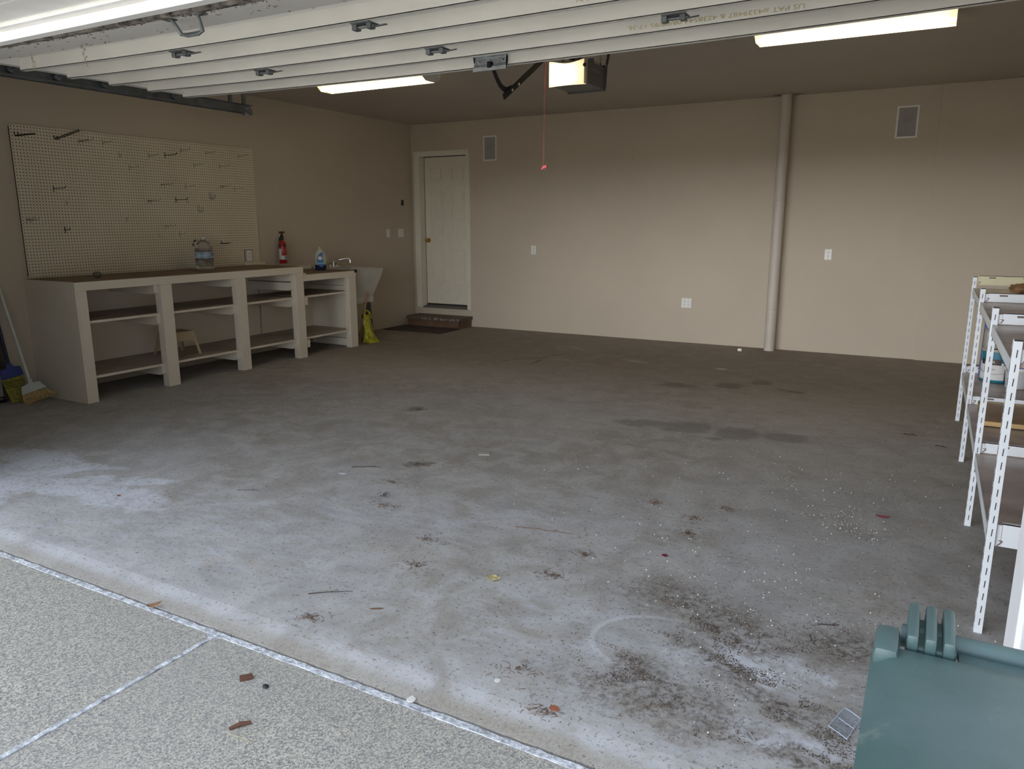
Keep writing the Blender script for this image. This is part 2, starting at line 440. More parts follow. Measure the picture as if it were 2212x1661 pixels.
# irregular bead of joint filler across the opening
def bead(p0, p1, w, z, n, mb):
    p0, p1 = Vector(p0), Vector(p1); d = (p1 - p0).normalized(); s = Vector((-d.y, d.x, 0))
    top = []
    for i in range(n + 1):
        c = p0.lerp(p1, i / n)
        a = w * random.uniform(.8, 1.15); b = w * random.uniform(.8, 1.15)
        zz = z + random.uniform(-.0012, .0012)
        top.append([mb.bm.verts.new((c + s * a).to_tuple()[:2] + (z - .022,)), mb.bm.verts.new((c + s * a * .7).to_tuple()[:2] + (zz,)),
                    mb.bm.verts.new((c - s * b * .7).to_tuple()[:2] + (zz,)), mb.bm.verts.new((c - s * b).to_tuple()[:2] + (z - .022,))])
    for i in range(n):
        A, B = top[i], top[i + 1]
        for k in range(3): mb.bm.faces.new((A[k], A[k + 1], B[k + 1], B[k]))
bead((-1, -7.312, 0), (8.5, -7.312, 0), .0165, -.010, 380, mb)
structure(mb.build('trim_1', M_seal, smooth=True))
mb = MB(); bead((4.4425, -14.0, 0), (4.4425, -7.335, 0), .0125, -.009, 260, mb)
mb.prism([(4.40, -7.322, -.011), (4.43, -7.345, -.011), (4.4425, -7.37, -.011), (4.455, -7.345, -.011), (4.485, -7.322, -.011)], (0, 0, .002))
structure(mb.build('trim_2', M_seal, smooth=True))
sbox('ground_street', (-60, -90, -.2, 70, 6, -.125), mat('pale_street', (.46, .45, .43), .9, noise=.08))
# walls
sbox('wall_left', (-.15, -7.15, 0, 0, 0.15, H), M_wall)
mb = MB()
mb.box(-.15, 0, 0, .14, .15, H); mb.box(.905, 0, 0, XR + .15, .15, H); mb.box(.14, 0, 0, .905, .15, .235); mb.box(.14, 0, 2.327, .905, .15, H)
mb.box(.0, .15, 0, 1.1, .19, H)
structure(mb.build('wall_back', M_wall))
mb = MB(); mb.box(6.465, -.028, 0, XR, 0, H)
structure(mb.build('wall_back_section', M_wall, bevel=.003))
sbox('wall_right', (XR, -7.15, 0, XR + .15, 0.15, H), M_wall)
mb = MB()
mb.box(-.15, -7.29, 0, OX0 - .04, -7.02, 3.0); mb.box(OX1 + .04, -7.29, 0, XR + .15, -7.02, 3.0); mb.box(OX0 - .04, -7.25, 2.30, OX1 + .04, -7.02, 3.0)
structure(mb.build('wall_front', M_wall))
mb = MB(); mb.box(-.15, -7.15, H, XR + .15, .19, H + .12)
structure(mb.build('ceiling', M_ceil))
# opening lining: head and jambs with a stop and a brick mould
mb = MB()
mb.box(OX0 - .04, -7.060, OZ, OX1 + .04, -7.015, 2.30); mb.box(OX0 - .04, -7.105, 2.1855, OX1 + .04, -7.060, 2.30)
mb.box(OX0 - .04, -7.25, 2.202, OX1 + .04, -7.105, 2.30); mb.box(OX0 - .10, -7.315, 2.202, OX1 + .10, -7.25, 2.215); mb.box(OX0 - .10, -7.315, 2.215, OX1 + .10, -7.27, 2.33)
structure(mb.build('trim_3', M_alum, bevel=.003))
mb = MB()
mb.box(OX1, -7.20, 0, OX1 + .04, -7.045, OZ + .02); mb.box(OX1 + .01, -7.285, -.008, OX1 + .05, -7.20, OZ + .02); mb.box(OX1 + .02, -7.315, -.008, OX1 + .13, -7.29, OZ + .09)
structure(mb.build('trim_4', M_jamb, bevel=.003))
mb = MB()
mb.box(OX0 - .04, -7.20, 0, OX0, -7.045, OZ + .02); mb.box(OX0 - .13, -7.315, -.008, OX0 - .02, -7.29, OZ + .09)
structure(mb.build('trim_5', M_jamb, bevel=.003))
# exterior siding above and an eave with a bright soffit
M_siding = mat('grey_siding', (.55, .53, .52), .6, noise=.03)
mb = MB()
mb.box(-.3, -7.31, 2.33, XR + .3, -7.25, 2.62)
structure(mb.build('wall_front_siding', M_siding))
mb = MB(); mb.box(-.8, -7.9, 2.62, XR + .8, -7.02, 2.66); mb.box(-.8, -7.93, 2.60, XR + .8, -7.9, 2.80)
structure(mb.build('ceiling_soffit', M_alum))

# unseen house mass over the garage, added and sized to shade the forecourt
mb = MB(); mb.prism([(-1.0, -7.95, 2.80), (-1.0, -7.95, 2.95), (-1.0, -3.2, 4.9), (-1.0, 1.6, 4.9), (-1.0, 5.5, 3.2), (-1.0, 5.5, 2.90)], (9.6, 0, 0))
mb.box(-9.0, 1.0, 0, 16.0, 5.4, 5.6); mb.box(-9.0, -3.0, 2.95, 16.0, 5.4, 5.6)
structure(mb.build('shade_roof', mat('shade_roof_shingle', (.10, .095, .09), .9, noise=.2)))
# back door
d = empty('door_1', (.52, .1, .283)); d['kind'] = 'structure'
X0, X1, Z0, Z1 = .142, .903, .283, 2.325
mb = MB(); yf = .1
ox, oz = .52, .283
cols = [(.24, .45), (.60, .81)]; rows = [(.56, 1.065), (1.24, 1.862), (2.008, 2.182)]
mb.box(X0 + .008 - ox, 0, 0, X1 - .004 - ox, .035, Z1 - .009 - oz)
for a, b_ in cols:
    for c0, c1 in rows:
        x0, x1, z0, z1 = a - ox, b_ - ox, c0 - oz, c1 - oz
        # raised moulding ring and raised field
        for (q0, q1, q2, q3) in ((x0, z0, x1, z0 + .012), (x0, z1 - .012, x1, z1), (x0, z0 + .0122, x0 + .012, z1 - .0122), (x1 - .012, z0 + .0122, x1, z1 - .0122)):
            mb.box(q0, -.010, q1, q2, .002, q3)
        mb.prism([(x0 + .03, 0, z0 + .03), (x1 - .03, 0, z0 + .03), (x1 - .03, 0, z1 - .03), (x0 + .03, 0, z1 - .03)], (0, -.008, 0))
o = mb.build('door_slab', M_slab, d, bevel=.0025)
mb = MB()
mb.box(X0 - ox - .006, .004, -.02, X1 - ox + .004, .03, Z1 - oz + .006)
mb.build('gap_shadow_strip', M_dark, d)
mb = MB(); mb.lathe([(.0, -.001), (.032, 0), (.034, .006), (.014, .012), (.012, .03), (.022, .036), (.031, .048), (.031, .060), (.022, .070), (0, .073)], seg=20)
kn = mb.build('door_knob', M_brass, d, smooth=True); kn.rotation_euler = (PI / 2, 0, 0); kn.location = (.197 - ox, -.001, 1.18 - oz)
mb = MB()
cz = .235
mb.box(.045, -.018, cz, .140, 0, 2.318); mb.box(.905, -.018, cz, .966, 0, 2.318); mb.box(.045, -.018, 2.3182, .966, 0, 2.39)
mb.box(.052, -.024, cz, .07, -.0181, 2.371); mb.box(.948, -.024, cz, .960, -.0181, 2.371); mb.box(.052, -.024, 2.3715, .960, -.0181, 2.384)
mb.box(.128, .0005, cz, .142, .15, 2.325); mb.box(.903, .0005, cz, .917, .15, 2.325); mb.box(.128, .0005, 2.3252, .917, .15, 2.34)
structure(mb.build('door_1_casing', M_trim, bevel=.002))
mb = MB(); mb.prism([(.142, -.012, .228), (.142, -.012, .238), (.142, .10, .262), (.142, .15, .262), (.142, .15, .228)], (.761, 0, 0))
structure(mb.build('door_1_threshold', mat('dark_threshold', (.14, .12, .11), .5, noise=.1)))
# side door in the left wall beside the brooms
d2 = empty('door_2', (0, -6.1, 0)); d2['kind'] = 'structure'
mb = MB(); mb.box(.004, -.40, .045, .022, .40, 2.05); mb.build('door_slab', mat('side_door_grey', (.42, .40, .36), .5), d2)
mb = MB(); mb.box(.0, .405, 0, .03, .445, 2.10); mb.box(.0, -.445, 0, .03, -.405, 2.1); mb.box(0, -.445, 2.055, .03, .445, 2.1)
mb.build('door_frame', wood_material('weathered_jamb', (.05, .04, .035), (.14, .10, .08), axis='z'), d2)
mb = MB(); mb.box(.0, -.405, 0.0, .05, .405, .02); mb.box(.006, -.4, .035, .028, .4, .045); mb.build('threshold', M_blackp, d2)

# ------------------------------------------------------------------ sectional garage door (open, overhead)
DXC = 4.36; DL, DR = 1.905, 6.815; HW = (DR - DL) / 2
def sag(x): 
    t = (x - DXC) / HW
    return -.029 * max(0, 1 - t * t)
def sag_box(mb, x0, y0, z0, x1, y1, z1, n=24, mi=0):
    secs = []
    for i in range(n + 1):
        x = x0 + (x1 - x0) * i / n; s = sag(x)
        secs.append([mb.bm.verts.new((x, yy, zz + s)) for yy, zz in ((y0, z0), (y1, z0), (y1, z1), (y0, z1))])
    fs = []
    for i in range(n):
        A, B = secs[i], secs[i + 1]
        for k in range(4): fs.append(mb.bm.faces.new((A[k], A[(k + 1) % 4], B[(k + 1) % 4], B[k])))
    fs.append(mb.bm.faces.new(secs[0][::-1])); fs.append(mb.bm.faces.new(secs[-1]))
    for f in fs: f.material_index = mi
ZB = 2.272; ZT = 2.338
gd = empty('garage_door', (DXC, -6.0, 2.27)); OFF = Vector((DXC, -6.0, 2.27))
tag(gd, 'white sectional garage door rolled open overhead, ribbed inner side showing', 'garage door')
M_stain = mat('yellow_stain', (.55, .50, .25), .6, noise=.1)
def rebase(o, off): 
    for v in o.data.vertices: v.co -= off
    return o
RY = [-6.27, -6.0, -5.735, -5.465, -5.192]
sects = [(-6.80, -6.275, [-6.27]), (-6.272, -5.737, [-6.0]), (-5.734, -5.20, [-5.465])]
def rail(mb, y):
    sag_box(mb, DL, y - .034, ZB, DR, y - .030, ZT)          # web facing the opening
    sag_box(mb, DL, y - .034, ZB, DR, y, ZB + .003)           # returned lip
def tilt_face(mb, n=24):
    rows = []
    for i in range(n + 1):
        x = DL + (DR - DL) * i / n; q_ = sag(x)
        rows.append([mb.bm.verts.new((x, yy, zz + q_)) for yy, zz in ((-6.80, ZB - .010), (-6.70, ZB - .012), (-6.555, ZB - .006), (-6.555, ZT), (-6.80, ZT))])
    for i in range(n):
        A, B = rows[i], rows[i + 1]
        for k in range(5): mb.bm.faces.new((A[k], A[(k + 1) % 5], B[(k + 1) % 5], B[k]))
    mb.bm.faces.new(rows[0][::-1]); mb.bm.faces.new(rows[-1])
# bottom section
mb = MB(); sag_box(mb, DL - .03, -6.83, ZT, DR + .03, -6.275, ZT + .004)
tilt_face(mb); sag_box(mb, DL, -6.56, ZB - .004, DR, -6.556, ZT)
rail(mb, RY[0]); sec1 = rebase(mb.build('door_section', M_steelw, gd), OFF)
mb = MB(); sag_box(mb, DL - .03, -6.27, ZT, DR + .03, -5.737, ZT + .004); rail(mb, RY[1]); rail(mb, RY[2]); sec2 = rebase(mb.build('door_section', M_steelw, gd), OFF)
mb = MB(); sag_box(mb, DL - .03, -5.732, ZT, DR + .03, -5.19, ZT + .004); rail(mb, RY[3]); rail(mb, RY[4]); sec3 = rebase(mb.build('door_section', M_steelw, gd), OFF)
# end stiles behind the rail ends
for xx in (DL - .03, DR - .02):
    for (ya, yb) in ((-6.80, -6.28), (-6.265, -5.745), (-5.73, -5.20)):
        mb = MB(); mb.box(xx, ya, ZB + .02, xx + .05, yb, ZT)
        rebase(mb.build('end_stile', M_steelw, gd), OFF)
# dirty rubber bottom seal
mb = MB()
sag_box(mb, DL, -6.865, ZB - .046, DR, -6.845, ZB + .02); sag_box(mb, DL, -6.845, ZB - .036, DR, -6.80, ZB + .02)
rebase(mb.build('bottom_seal', mat('dirty_bottom_seal', (.26, .23, .20), .8, noise=.5, nscale=22, bump=.5), gd), OFF)
mb = MB(); random.seed(5)
for i in range(420):
    x = random.uniform(2.2, 5.2); y = random.gauss(-6.81, .022) if random.random() < .75 else random.uniform(-6.86, -6.58)
    z = (ZB - .014 if y > -6.80 else ZB - .040) + sag(x); L = random.uniform(.003, .016); a = random.uniform(0, PI)
    mb.tube([(x, y, z), (x + L * math.cos(a), y + L * math.sin(a) * .5, z - random.uniform(0, .004)), (x + 1.6 * L * math.cos(a + .6), y + L * .6 * math.sin(a + .6), z)], random.uniform(.0005, .0016), 4)
o = rebase(mb.build('seal_litter', mat('leaf_litter_brown', (.13, .08, .045), .9, noise=.3), gd), OFF); o['kind'] = 'stuff'
# hinges
def hinge(x, y, steel=M_gdark):
    mb = MB(); z = ZB + sag(x)
    mb.box(x - .05, y - .03, z - .005, x + .05, y + .045, z - .001)
    mb.tube([(x - .054, y + .004, z - .014), (x + .054, y + .004, z - .014)], .0075, 8)
    for sx in (-.042, .034):
        mb.box(x + sx - .012, y - .012, z - .026, x + sx + .012, y + .022, z - .004)
    mb.prism([(x + .045, y - .004, z - .022), (x + .09, y + .035, z - .008), (x + .085, y + .055, z - .006), (x + .045, y + .022, z - .018)], (0, 0, .004))
    rebase(mb.build('hinge', steel, gd, bevel=.0015), OFF)
for x in (3.215, 4.36, 5.53):
    hinge(x, RY[0] + .004); hinge(x, RY[2] + .004)
# lift handle
mb = MB(); z = ZB - .012 + sag(3.8)
mb.tube([(3.735, -6.735, z), (3.752, -6.725, z - .006), (3.77, -6.70, z - .055), (3.80, -6.695, z - .060), (3.865, -6.695, z - .060), (3.895, -6.70, z - .055), (3.905, -6.725, z - .006), (3.925, -6.735, z)], [.005, .008, .009, .009, .009, .009, .008, .005], 8)
mb.box(3.715, -6.76, z - .004, 3.765, -6.71, z + .001); mb.box(3.895, -6.76, z - .004, 3.945, -6.71, z + .001)
rebase(mb.build('lift_handle', M_gdark, gd), OFF)
# galvanised operator bracket on the top section
mb = MB(); bx0, bx1 = 4.268, 4.474; s0 = sag(4.37)
yb = RY[4] - .034
prof = [(yb - .022, 2.338), (yb - .022, 2.334), (yb - .006, 2.328), (yb - .008, 2.296), (yb - .024, 2.280), (yb - .024, 2.260), (yb - .030, 2.256)]
pr = [(bx0, a, b_ + s0 - .012) for a, b_ in prof]; back = [(bx0, a + .003, b_ + s0 - .012) for a, b_ in prof][::-1]
mb.prism(pr + back, (bx1 - bx0, 0, 0))
rebase(mb.build('operator_bracket', M_galv, gd, bevel=.001), OFF)
for sx in (.03, .103, .176):
    mb = MB(); mb.lathe([(.0085, 0), (.008, .004), (.004, .009), (0, .010)], seg=10)
    o = mb.build('bracket_screw', M_galv, gd, smooth=True); o.rotation_euler = (PI / 2, 0, 0); o.location = Vector((bx0 + sx, yb - .008, 2.309 + s0 - .012)) - OFF
# printed factory code on the ribs (upside down)
M_print = mat('faded_yellow_print', (.50, .44, .24), .7, noise=.2)
for (x, yy, body, sz, wx) in ((5.62, RY[3], 'US PAT #4339487 & 4238544 08/08/95 17:36', .026, 1.62),):
    o = text('printed_code', body, sz, M_print, gd, Vector((x, yy - .0350, 2.298 + sag(x))) - OFF, (PI / 2, PI, 0), 1.55)
o = text('printed_code', '4238544 08/08/95 17:36', .026, M_print, gd, Vector((5.42, RY[1] - .0350, 2.298 + sag(5.42))) - OFF, (PI / 2, PI, 0), 1.55)
mb = MB(); mb.box(4.10, RY[2] - .10, ZT + sag(4.2) - .0005, 4.33, RY[2] - .055, ZT + sag(4.2) + .003); 
rebase(mb.build('yellow_stain', M_stain, gd), OFF)
# dangling cobweb strings
M_web = mat('cobweb', (.35, .28, .20), .9, noise=.2)
mb = MB(); random.seed(11)
for (x, y, L) in ((2.95, -6.60, .10), (2.50, -6.58, .07)):
    for k in range(14):
        z = ZB + sag(x) - .008 - L * k / 14
        mb.tube([(x + random.gauss(0, .005) + .02 * k / 14, y + random.gauss(0, .004), z), (x + random.gauss(0, .006) + .02 * (k + 1) / 14, y + random.gauss(0, .004), z - L / 11)], random.uniform(.0008, .0028), 5)
    mb.tube([(x, y, ZB + sag(x)), (x + .004, y, ZB + sag(x) - L * 1.6)], .0004, 4)
o = rebase(mb.build('cobweb', M_web, gd), OFF); o['kind'] = 'stuff'

# tracks
def track(x, sgn, label, y1=-4.50):
    t = empty('garage_door_track', (x, y1, 2.27))
    o_ = Vector((x, y1, 2.27))
    mb = MB(); z0 = 2.262; s = sgn
    # C-channel open towards the door
    pts = [(0, z0), (s * .030, z0), (s * .036, z0 + .006), (s * .036, z0 + .050), (s * .030, z0 + .056), (0, z0 + .056), (0, z0 + .053), (s * .029, z0 + .053), (s * .033, z0 + .049), (s * .033, z0 + .007), (s * .029, z0 + .003), (0, z0 + .003)]
    mb.prism([(x - a, -7.0, b_) for a, b_ in pts], (0, y1 + 7.0, 0))
    rebase(mb.build('channel', M_gdark, t), o_)
    mb = MB(); xa = x - s * .038
    mb.box(min(xa, xa - s * .003), -6.9, z0 - .010, max(xa, xa - s * .003), y1 + .02, z0 + .030)
    mb.box(min(xa, xa - s * .03), -6.9, z0 - .010, max(xa, xa - s * .03), y1 + .02, z0 - .007)
    for k in range(30):
        yy = -6.8 + k * .075
        mb.box(min(xa + s * .0006, xa - s * .004), yy, z0 + .008, max(xa + s * .0006, xa - s * .004), yy + .022, z0 + .018, mi=1)
    rebase(mb.build('angle_iron', [M_gdark, M_dark], t), o_)
    for yy in (y1 - .07, y1 - .20):
        mb = MB(); mb.box(xa - .012, yy, z0 + .02, xa + .004, yy + .028, H)
        rebase(mb.build('hanger_strap', M_gdark, t), o_)
    mb = MB(); mb.lathe([(.012, 0), (.012, .008), (.006, .008), (.006, .02), (0, .02)], seg=6)
    o = mb.build('end_bolt', M_galv, t); o.rotation_euler = (0, PI / 2 * s, 0); o.location = Vector((x - s * .02, y1 - .05, z0 + .028)) - o_
    mb = MB(); mb.box(x - .03, y1 - .09, z0 - .026, x + .0, y1 - .05, z0 - .008); mb.tube([(x - .015, y1 - .07, z0 - .030), (x - .015, y1 - .07, z0)], .009, 6)
    rebase(mb.build('stop_bolt', M_galv, t, bevel=.002), o_)
    tag(t, label, 'door track')
    return t, o_
trk, to_ = track(1.80, 1, 'grey steel garage door track running along the left wall side')
trk2, to2_ = track(6.93, -1, 'grey steel garage door track at the right side above the white shelving')
for yy in (-6.29, -6.02, -5.72, -5.20):
    mb = MB(); mb.tube([(DL - .02, yy, 2.292), (1.80, yy, 2.292)], .006, 8); mb.lathe([(.0, -.01), (.02, -.01), (.022, 0), (.02, .01), (0, .01)], 0, 0, 0, 14)
    # wheel
    for v in mb.bm.verts:
        if abs(v.co.x) < .05 and abs(v.co.y) < .05: v.co = Vector((1.79 + v.co.z, yy + v.co.x, 2.292 + v.co.y))
    mb.box(DL - .04, yy - .02, 2.30, DL + .0, yy + .03, 2.336)
    rebase(mb.build('roller', M_gdark, gd, smooth=True), OFF)

# ------------------------------------------------------------------ opener
op = empty('garage_door_opener', (4.378, -4.3, 2.28)); OO = Vector((4.378, -4.3, 2.28))
tag(op, 'dark grey garage door opener with glowing cream lamp lens hanging from the ceiling', 'garage door opener')
M_opn = mat('opener_grey', (.085, .08, .075), .45, noise=.04, spec=.4)
mb = MB(); mb.prism([(4.245, -4.265, 2.292), (4.506, -4.265, 2.292), (4.506, -4.265, 2.436), (4.245, -4.265, 2.436)], (0, .30, 0))
rebase(mb.build('housing', M_opn, op, bevel=.008), OO)
mb = MB(); mb.box(4.238, -3.975, 2.284, 4.513, -3.955, 2.445, bev=.006); rebase(mb.build('rear_rim', M_blackp, op), OO)
# lamp lens: softly scalloped front
M_lens = emis('opener_lamp_lens', (1.0, .78, .42), 1.0)
nt = M_lens.node_tree; g = G(nt); tcl = N(nt, 'ShaderNodeTexCoord').outputs['Object']
dl = g.length(g.mapping(tcl, (-.035, 0, .075), (0, 0, 0), (.11, 1, .085), 'TEXTURE'))
g.lk(g.rng(dl, .2, 1.7, LAMP * .9, .75), nt.nodes['Principled BSDF'].inputs['Emission Strength'])
mb = MB(); nx, nz_ = 18, 10
grid = []
for i in range(nx + 1):
    u = i / nx; row = []
    x = 4.243 + u * .262
    ztop = 2.440 - .020 * math.sin(u * PI) ** 1.5 - (.0 if u > .5 else .0); zbot = 2.284 + .004 * math.sin(u * PI)
    for j in range(nz_ + 1):
        v = j / nz_
        bulge = (1 - (2 * u - 1) ** 4) * (1 - (2 * v - 1) ** 4)
        row.append(mb.bm.verts.new((x + .005 * math.sin(v * PI * 2) * (1 if u > .8 else 0), -4.268 - .045 * bulge ** .5 if bulge > 0 else -4.268, zbot + (ztop - zbot) * v)))
    grid.append(row)
for i in range(nx):
    for j in range(nz_): mb.bm.faces.new((grid[i][j], grid[i + 1][j], grid[i + 1][j + 1], grid[i][j + 1]))
rebase(mb.build('lamp_lens', M_lens, op, smooth=True), OO)
mb = MB(); mb.box(4.498, -4.292, 2.286, 4.511, -4.262, 2.438, bev=.004); rebase(mb.build('lens_bezel', mat('bezel_taupe', (.38, .32, .26), .4), op), OO)
mb = MB(); mb.lathe([(.012, 0), (.012, .004), (0, .005)], seg=14); o = mb.build('button', M_blackp, op, smooth=True); o.rotation_euler = (PI / 2, 0, 0); o.location = Vector((4.504, -4.291, 2.396)) - OO
mb = MB(); mb.box(4.345, -4.15, 2.448, 4.41, -4.0, 2.475); mb.box(4.36, -7.02, 2.455, 4.396, -4.05, 2.48)
rebase(mb.build('rail', M_gdark, op), OO)
for (x, y) in ((4.47, -4.10), (4.30, -4.22)):
    mb = MB(); mb.box(x - .02, y - .012, 2.436, x + .02, y + .012, 2.47)
    rebase(mb.build('rail_clamp', M_galv, op, bevel=.002), OO)
for x in (4.27, 4.497):
    mb = MB(); mb.box(x - .002, -4.03, 2.42, x + .002, -4.005, H); mb.box(x - .002, -4.12, 2.436, x + .002, -4.01, 2.452)
    for k in range(3): mb.box(x - .0026, -4.10 + k * .028, 2.440, x + .0026, -4.09 + k * .028, 2.448, mi=1)
    rebase(mb.build('hanger_strap', [M_galv, M_dark], op), OO)
mb = MB()
mb.tube([(4.510, -3.955, 2.31), (4.512, -3.948, 2.42), (4.520, -3.955, 2.47), (4.535, -3.96, 2.52), (4.545, -3.95, 2.60), (4.555, -3.94, H)], .004, 6)
mb.tube([(4.515, -3.955, 2.45), (4.530, -3.965, 2.50), (4.525, -3.95, 2.54), (4.54, -3.95, 2.60)], .009, 6)
rebase(mb.build('power_cord', M_blackp, op, smooth=True), OO)
text('maker_lettering', 'CHAMBERLAIN', .024, mat('lettering_grey', (.22, .20, .19), .5), op, Vector((4.5068, -4.115, 2.385)) - OO, (PI / 2, 0, PI / 2), 1.0)
# release cord + red handle
mb = MB(); mb.tube([(4.224, -4.3, 2.455), (4.226, -4.3, 2.1), (4.222, -4.3, 1.80)], .0022, 6); mb.tube([(4.228, -4.3, 2.455), (4.23, -4.3, 2.25)], .002, 6)
cord = rebase(mb.build('release_cord', mat('red_cord', (.42, .12, .10), .8), op, smooth=True), OO)
mb = MB(); mb.prism([(-.019, -.004, -.012), (-.008, -.004, .004), (.020, -.004, .012), (.020, -.004, -.010), (.006, -.004, -.008), (-.010, -.004, -.018), (-.019, -.004, -.018)], (0, .012, 0))
mb.tube([(.004, 0, -.008), (.004, 0, -.020)], .003, 6)
h = mb.build('release_handle', mat('red_plastic', (.62, .02, .04), .35), cord, bevel=.002); h.location = Vector((4.226, -4.3, 1.787)) - OO
mb = MB(); mb.box(4.21, -4.32, 2.455, 4.25, -4.28, 2.47); rebase(mb.build('trolley', M_gdark, op), OO)
# curved door arm
ax = 4.372
mb = MB()
def strip(mb, pts, w, t, x):
    """flat bar in the y-z plane"""
    P = [Vector((0, a, b_)) for a, b_ in pts]; L = []; R_ = []
    for i, p in enumerate(P):
        d_ = (P[min(i + 1, len(P) - 1)] - P[max(i - 1, 0)]).normalized(); n_ = Vector((0, -d_.z, d_.y))
        L.append(p + n_ * w / 2); R_.append(p - n_ * w / 2)
    for i in range(len(P) - 1):
        mb.prism([(x, L[i].y, L[i].z), (x, L[i + 1].y, L[i + 1].z), (x, R_[i + 1].y, R_[i + 1].z), (x, R_[i].y, R_[i].z)], (t, 0, 0))
strip(mb, [(-5.225, 2.245), (-5.20, 2.215), (-5.17, 2.185), (-5.14, 2.162), (-5.105, 2.148), (-5.06, 2.146), (-5.01, 2.165)], .03, .005, ax)
strip(mb, [(-5.115, 2.102), (-4.99, 2.172), (-4.76, 2.305), (-4.54, 2.432)], .032, .006, ax + .006)
rebase(mb.build('door_arm', M_black, op), OO)
for (y, z) in ((-5.03, 2.150), (-4.955, 2.192)):
    mb = MB(); mb.tube([(ax - .006, y, z), (ax + .022, y, z)], .008, 6)
    rebase(mb.build('arm_bolt', M_galv, op), OO)
mb = MB(); mb.box(4.364, -5.262, 2.232, 4.384, -5.22, 2.262); rebase(mb.build('clevis', M_black, op), OO)

# thin sensor wire hanging from the ceiling
mb = MB(); mb.tube([(3.70, -2.60, H), (3.705, -2.60, 2.68), (3.72, -2.60, 2.63), (3.745, -2.60, 2.585), (3.765, -2.60, 2.578), (3.80, -2.60, 2.58), (3.815, -2.60, 2.584)], .0022, 5)
tag(recenter(mb.build('hanging_wire', mat('tan_wire', (.45, .36, .22), .6), smooth=True)), 'thin tan wire dangling bent from the ceiling behind the opener', 'wire')

# ------------------------------------------------------------------ ceiling lights
M_tube = emis('fluorescent_lens', (1.0, .85, .52), LAMP)
nt = M_tube.node_tree; g = G(nt); fx_, fy_, fz_ = g.xyz(N(nt, 'ShaderNodeTexCoord').outputs['Object'])
d_t = g.m('DIVIDE', g.m('SUBTRACT', g.m('ABSOLUTE', fy_), .062), .034)
stripe = g.m('EXPONENT', g.m('MULTIPLY', g.m('MULTIPLY', d_t, d_t), -1.0))
endf = g.rng(g.m('ABSOLUTE', fx_), .52, .62, 1.0, .55)
g.lk(g.m('MULTIPLY', endf, g.m('MULTIPLY', LAMP, g.m('ADD', .42, g.m('MULTIPLY', stripe, .95)))), nt.nodes['Principled BSDF'].inputs['Emission Strength'])
def fixture(xa, xb, yc, label):
    t = empty('ceiling_light', ((xa + xb) / 2, yc, H)); o_ = Vector(((xa + xb) / 2, yc, H))
    w = .145
    mb = MB(); mb.box(xa + .01, yc - w + .02, H - .012, xb - .01, yc + w - .02, H); rebase(mb.build('housing', M_white, t), o_)
    mb = MB(); zb = 2.66
    mb.prism([(xa, yc - w, H - .012), (xa, yc - w, H - .035), (xa, yc - w + .02, H - .060), (xa, yc - w + .065, zb), (xa, yc + w - .065, zb), (xa, yc + w - .02, H - .060), (xa, yc + w, H - .035), (xa, yc + w, H - .012)], (xb - xa, 0, 0))
    # prismatic ridges
    rebase(mb.build('lens', M_tube, t, bevel=.004), o_)
    for xx in (xa - .003, xb):
        mb = MB(); mb.prism([(xx, yc - w - .003, H), (xx, yc - w - .003, H - .037), (xx, yc - w + .018, H - .064), (xx, yc - w + .063, zb - .004), (xx, yc + w - .063, zb - .004), (xx, yc + w - .018, H - .064), (xx, yc + w + .003, H - .037), (xx, yc + w + .003, H)], (.003, 0, 0))
        rebase(mb.build('end_cap', M_white, t), o_)
    tag(t, label, 'ceiling light', 'ceiling strip lights')
fixture(1.235, 2.455, -3.03, 'lit warm ceiling strip light left of the opener, above the workbench side')
fixture(5.30, 6.525, -3.05, 'lit warm ceiling strip light on the right, above the drain pipe side')

# ------------------------------------------------------------------ drain pipe and ceiling patch
pp = empty('drain_pipe', (5.01, -.12, 0)); 
mb = MB(); rp = .058
mb.lathe([(rp, 0), (rp, H)], 0, 0, 0, 28); mb.build('pipe', mat('painted_pipe', (.56, .50, .43), .5, noise=.02), pp, smooth=True)
for z in (.42, 1.60):
    mb = MB(); mb.lathe([(rp, 0), (rp + .003, .002), (rp + .003, .05), (rp, .052), (rp, .0)], 0, 0, z, 28)
    mb.build('coupling', mat('painted_pipe', (.5, .45, .39)), pp, smooth=True)
tag(pp, 'beige painted drain pipe running floor to ceiling against the back wall', 'pipe')
mb = MB(); random.seed(2)
pts = []
for k in range(22):
    a = 2 * PI * k / 22; r = random.uniform(.8, 1.2); pts.append((5.03 + .17 * r * math.cos(a), -.13 + .06 * r * math.sin(a), H - .001))
mb.prism(pts, (0, 0, -.006))
structure(mb.build('ceiling_patch', mat('rough_plaster', (.36, .31, .27), .9, noise=.1, bump=1.0, bscale=40)))
mb = MB()
for (x, y, w, h_) in ((5.13, -.12, .045, .012), (4.935, -.11, .012, .02), (4.80, -.10, .012, .008), (4.84, -.07, .01, .01)):
    mb.prism([(x + w * math.cos(k * PI / 4), y + h_ * math.sin(k * PI / 4), H - .0075) for k in range(8)], (0, 0, -.001))
structure(mb.build('ceiling_patch_hole', M_dark))

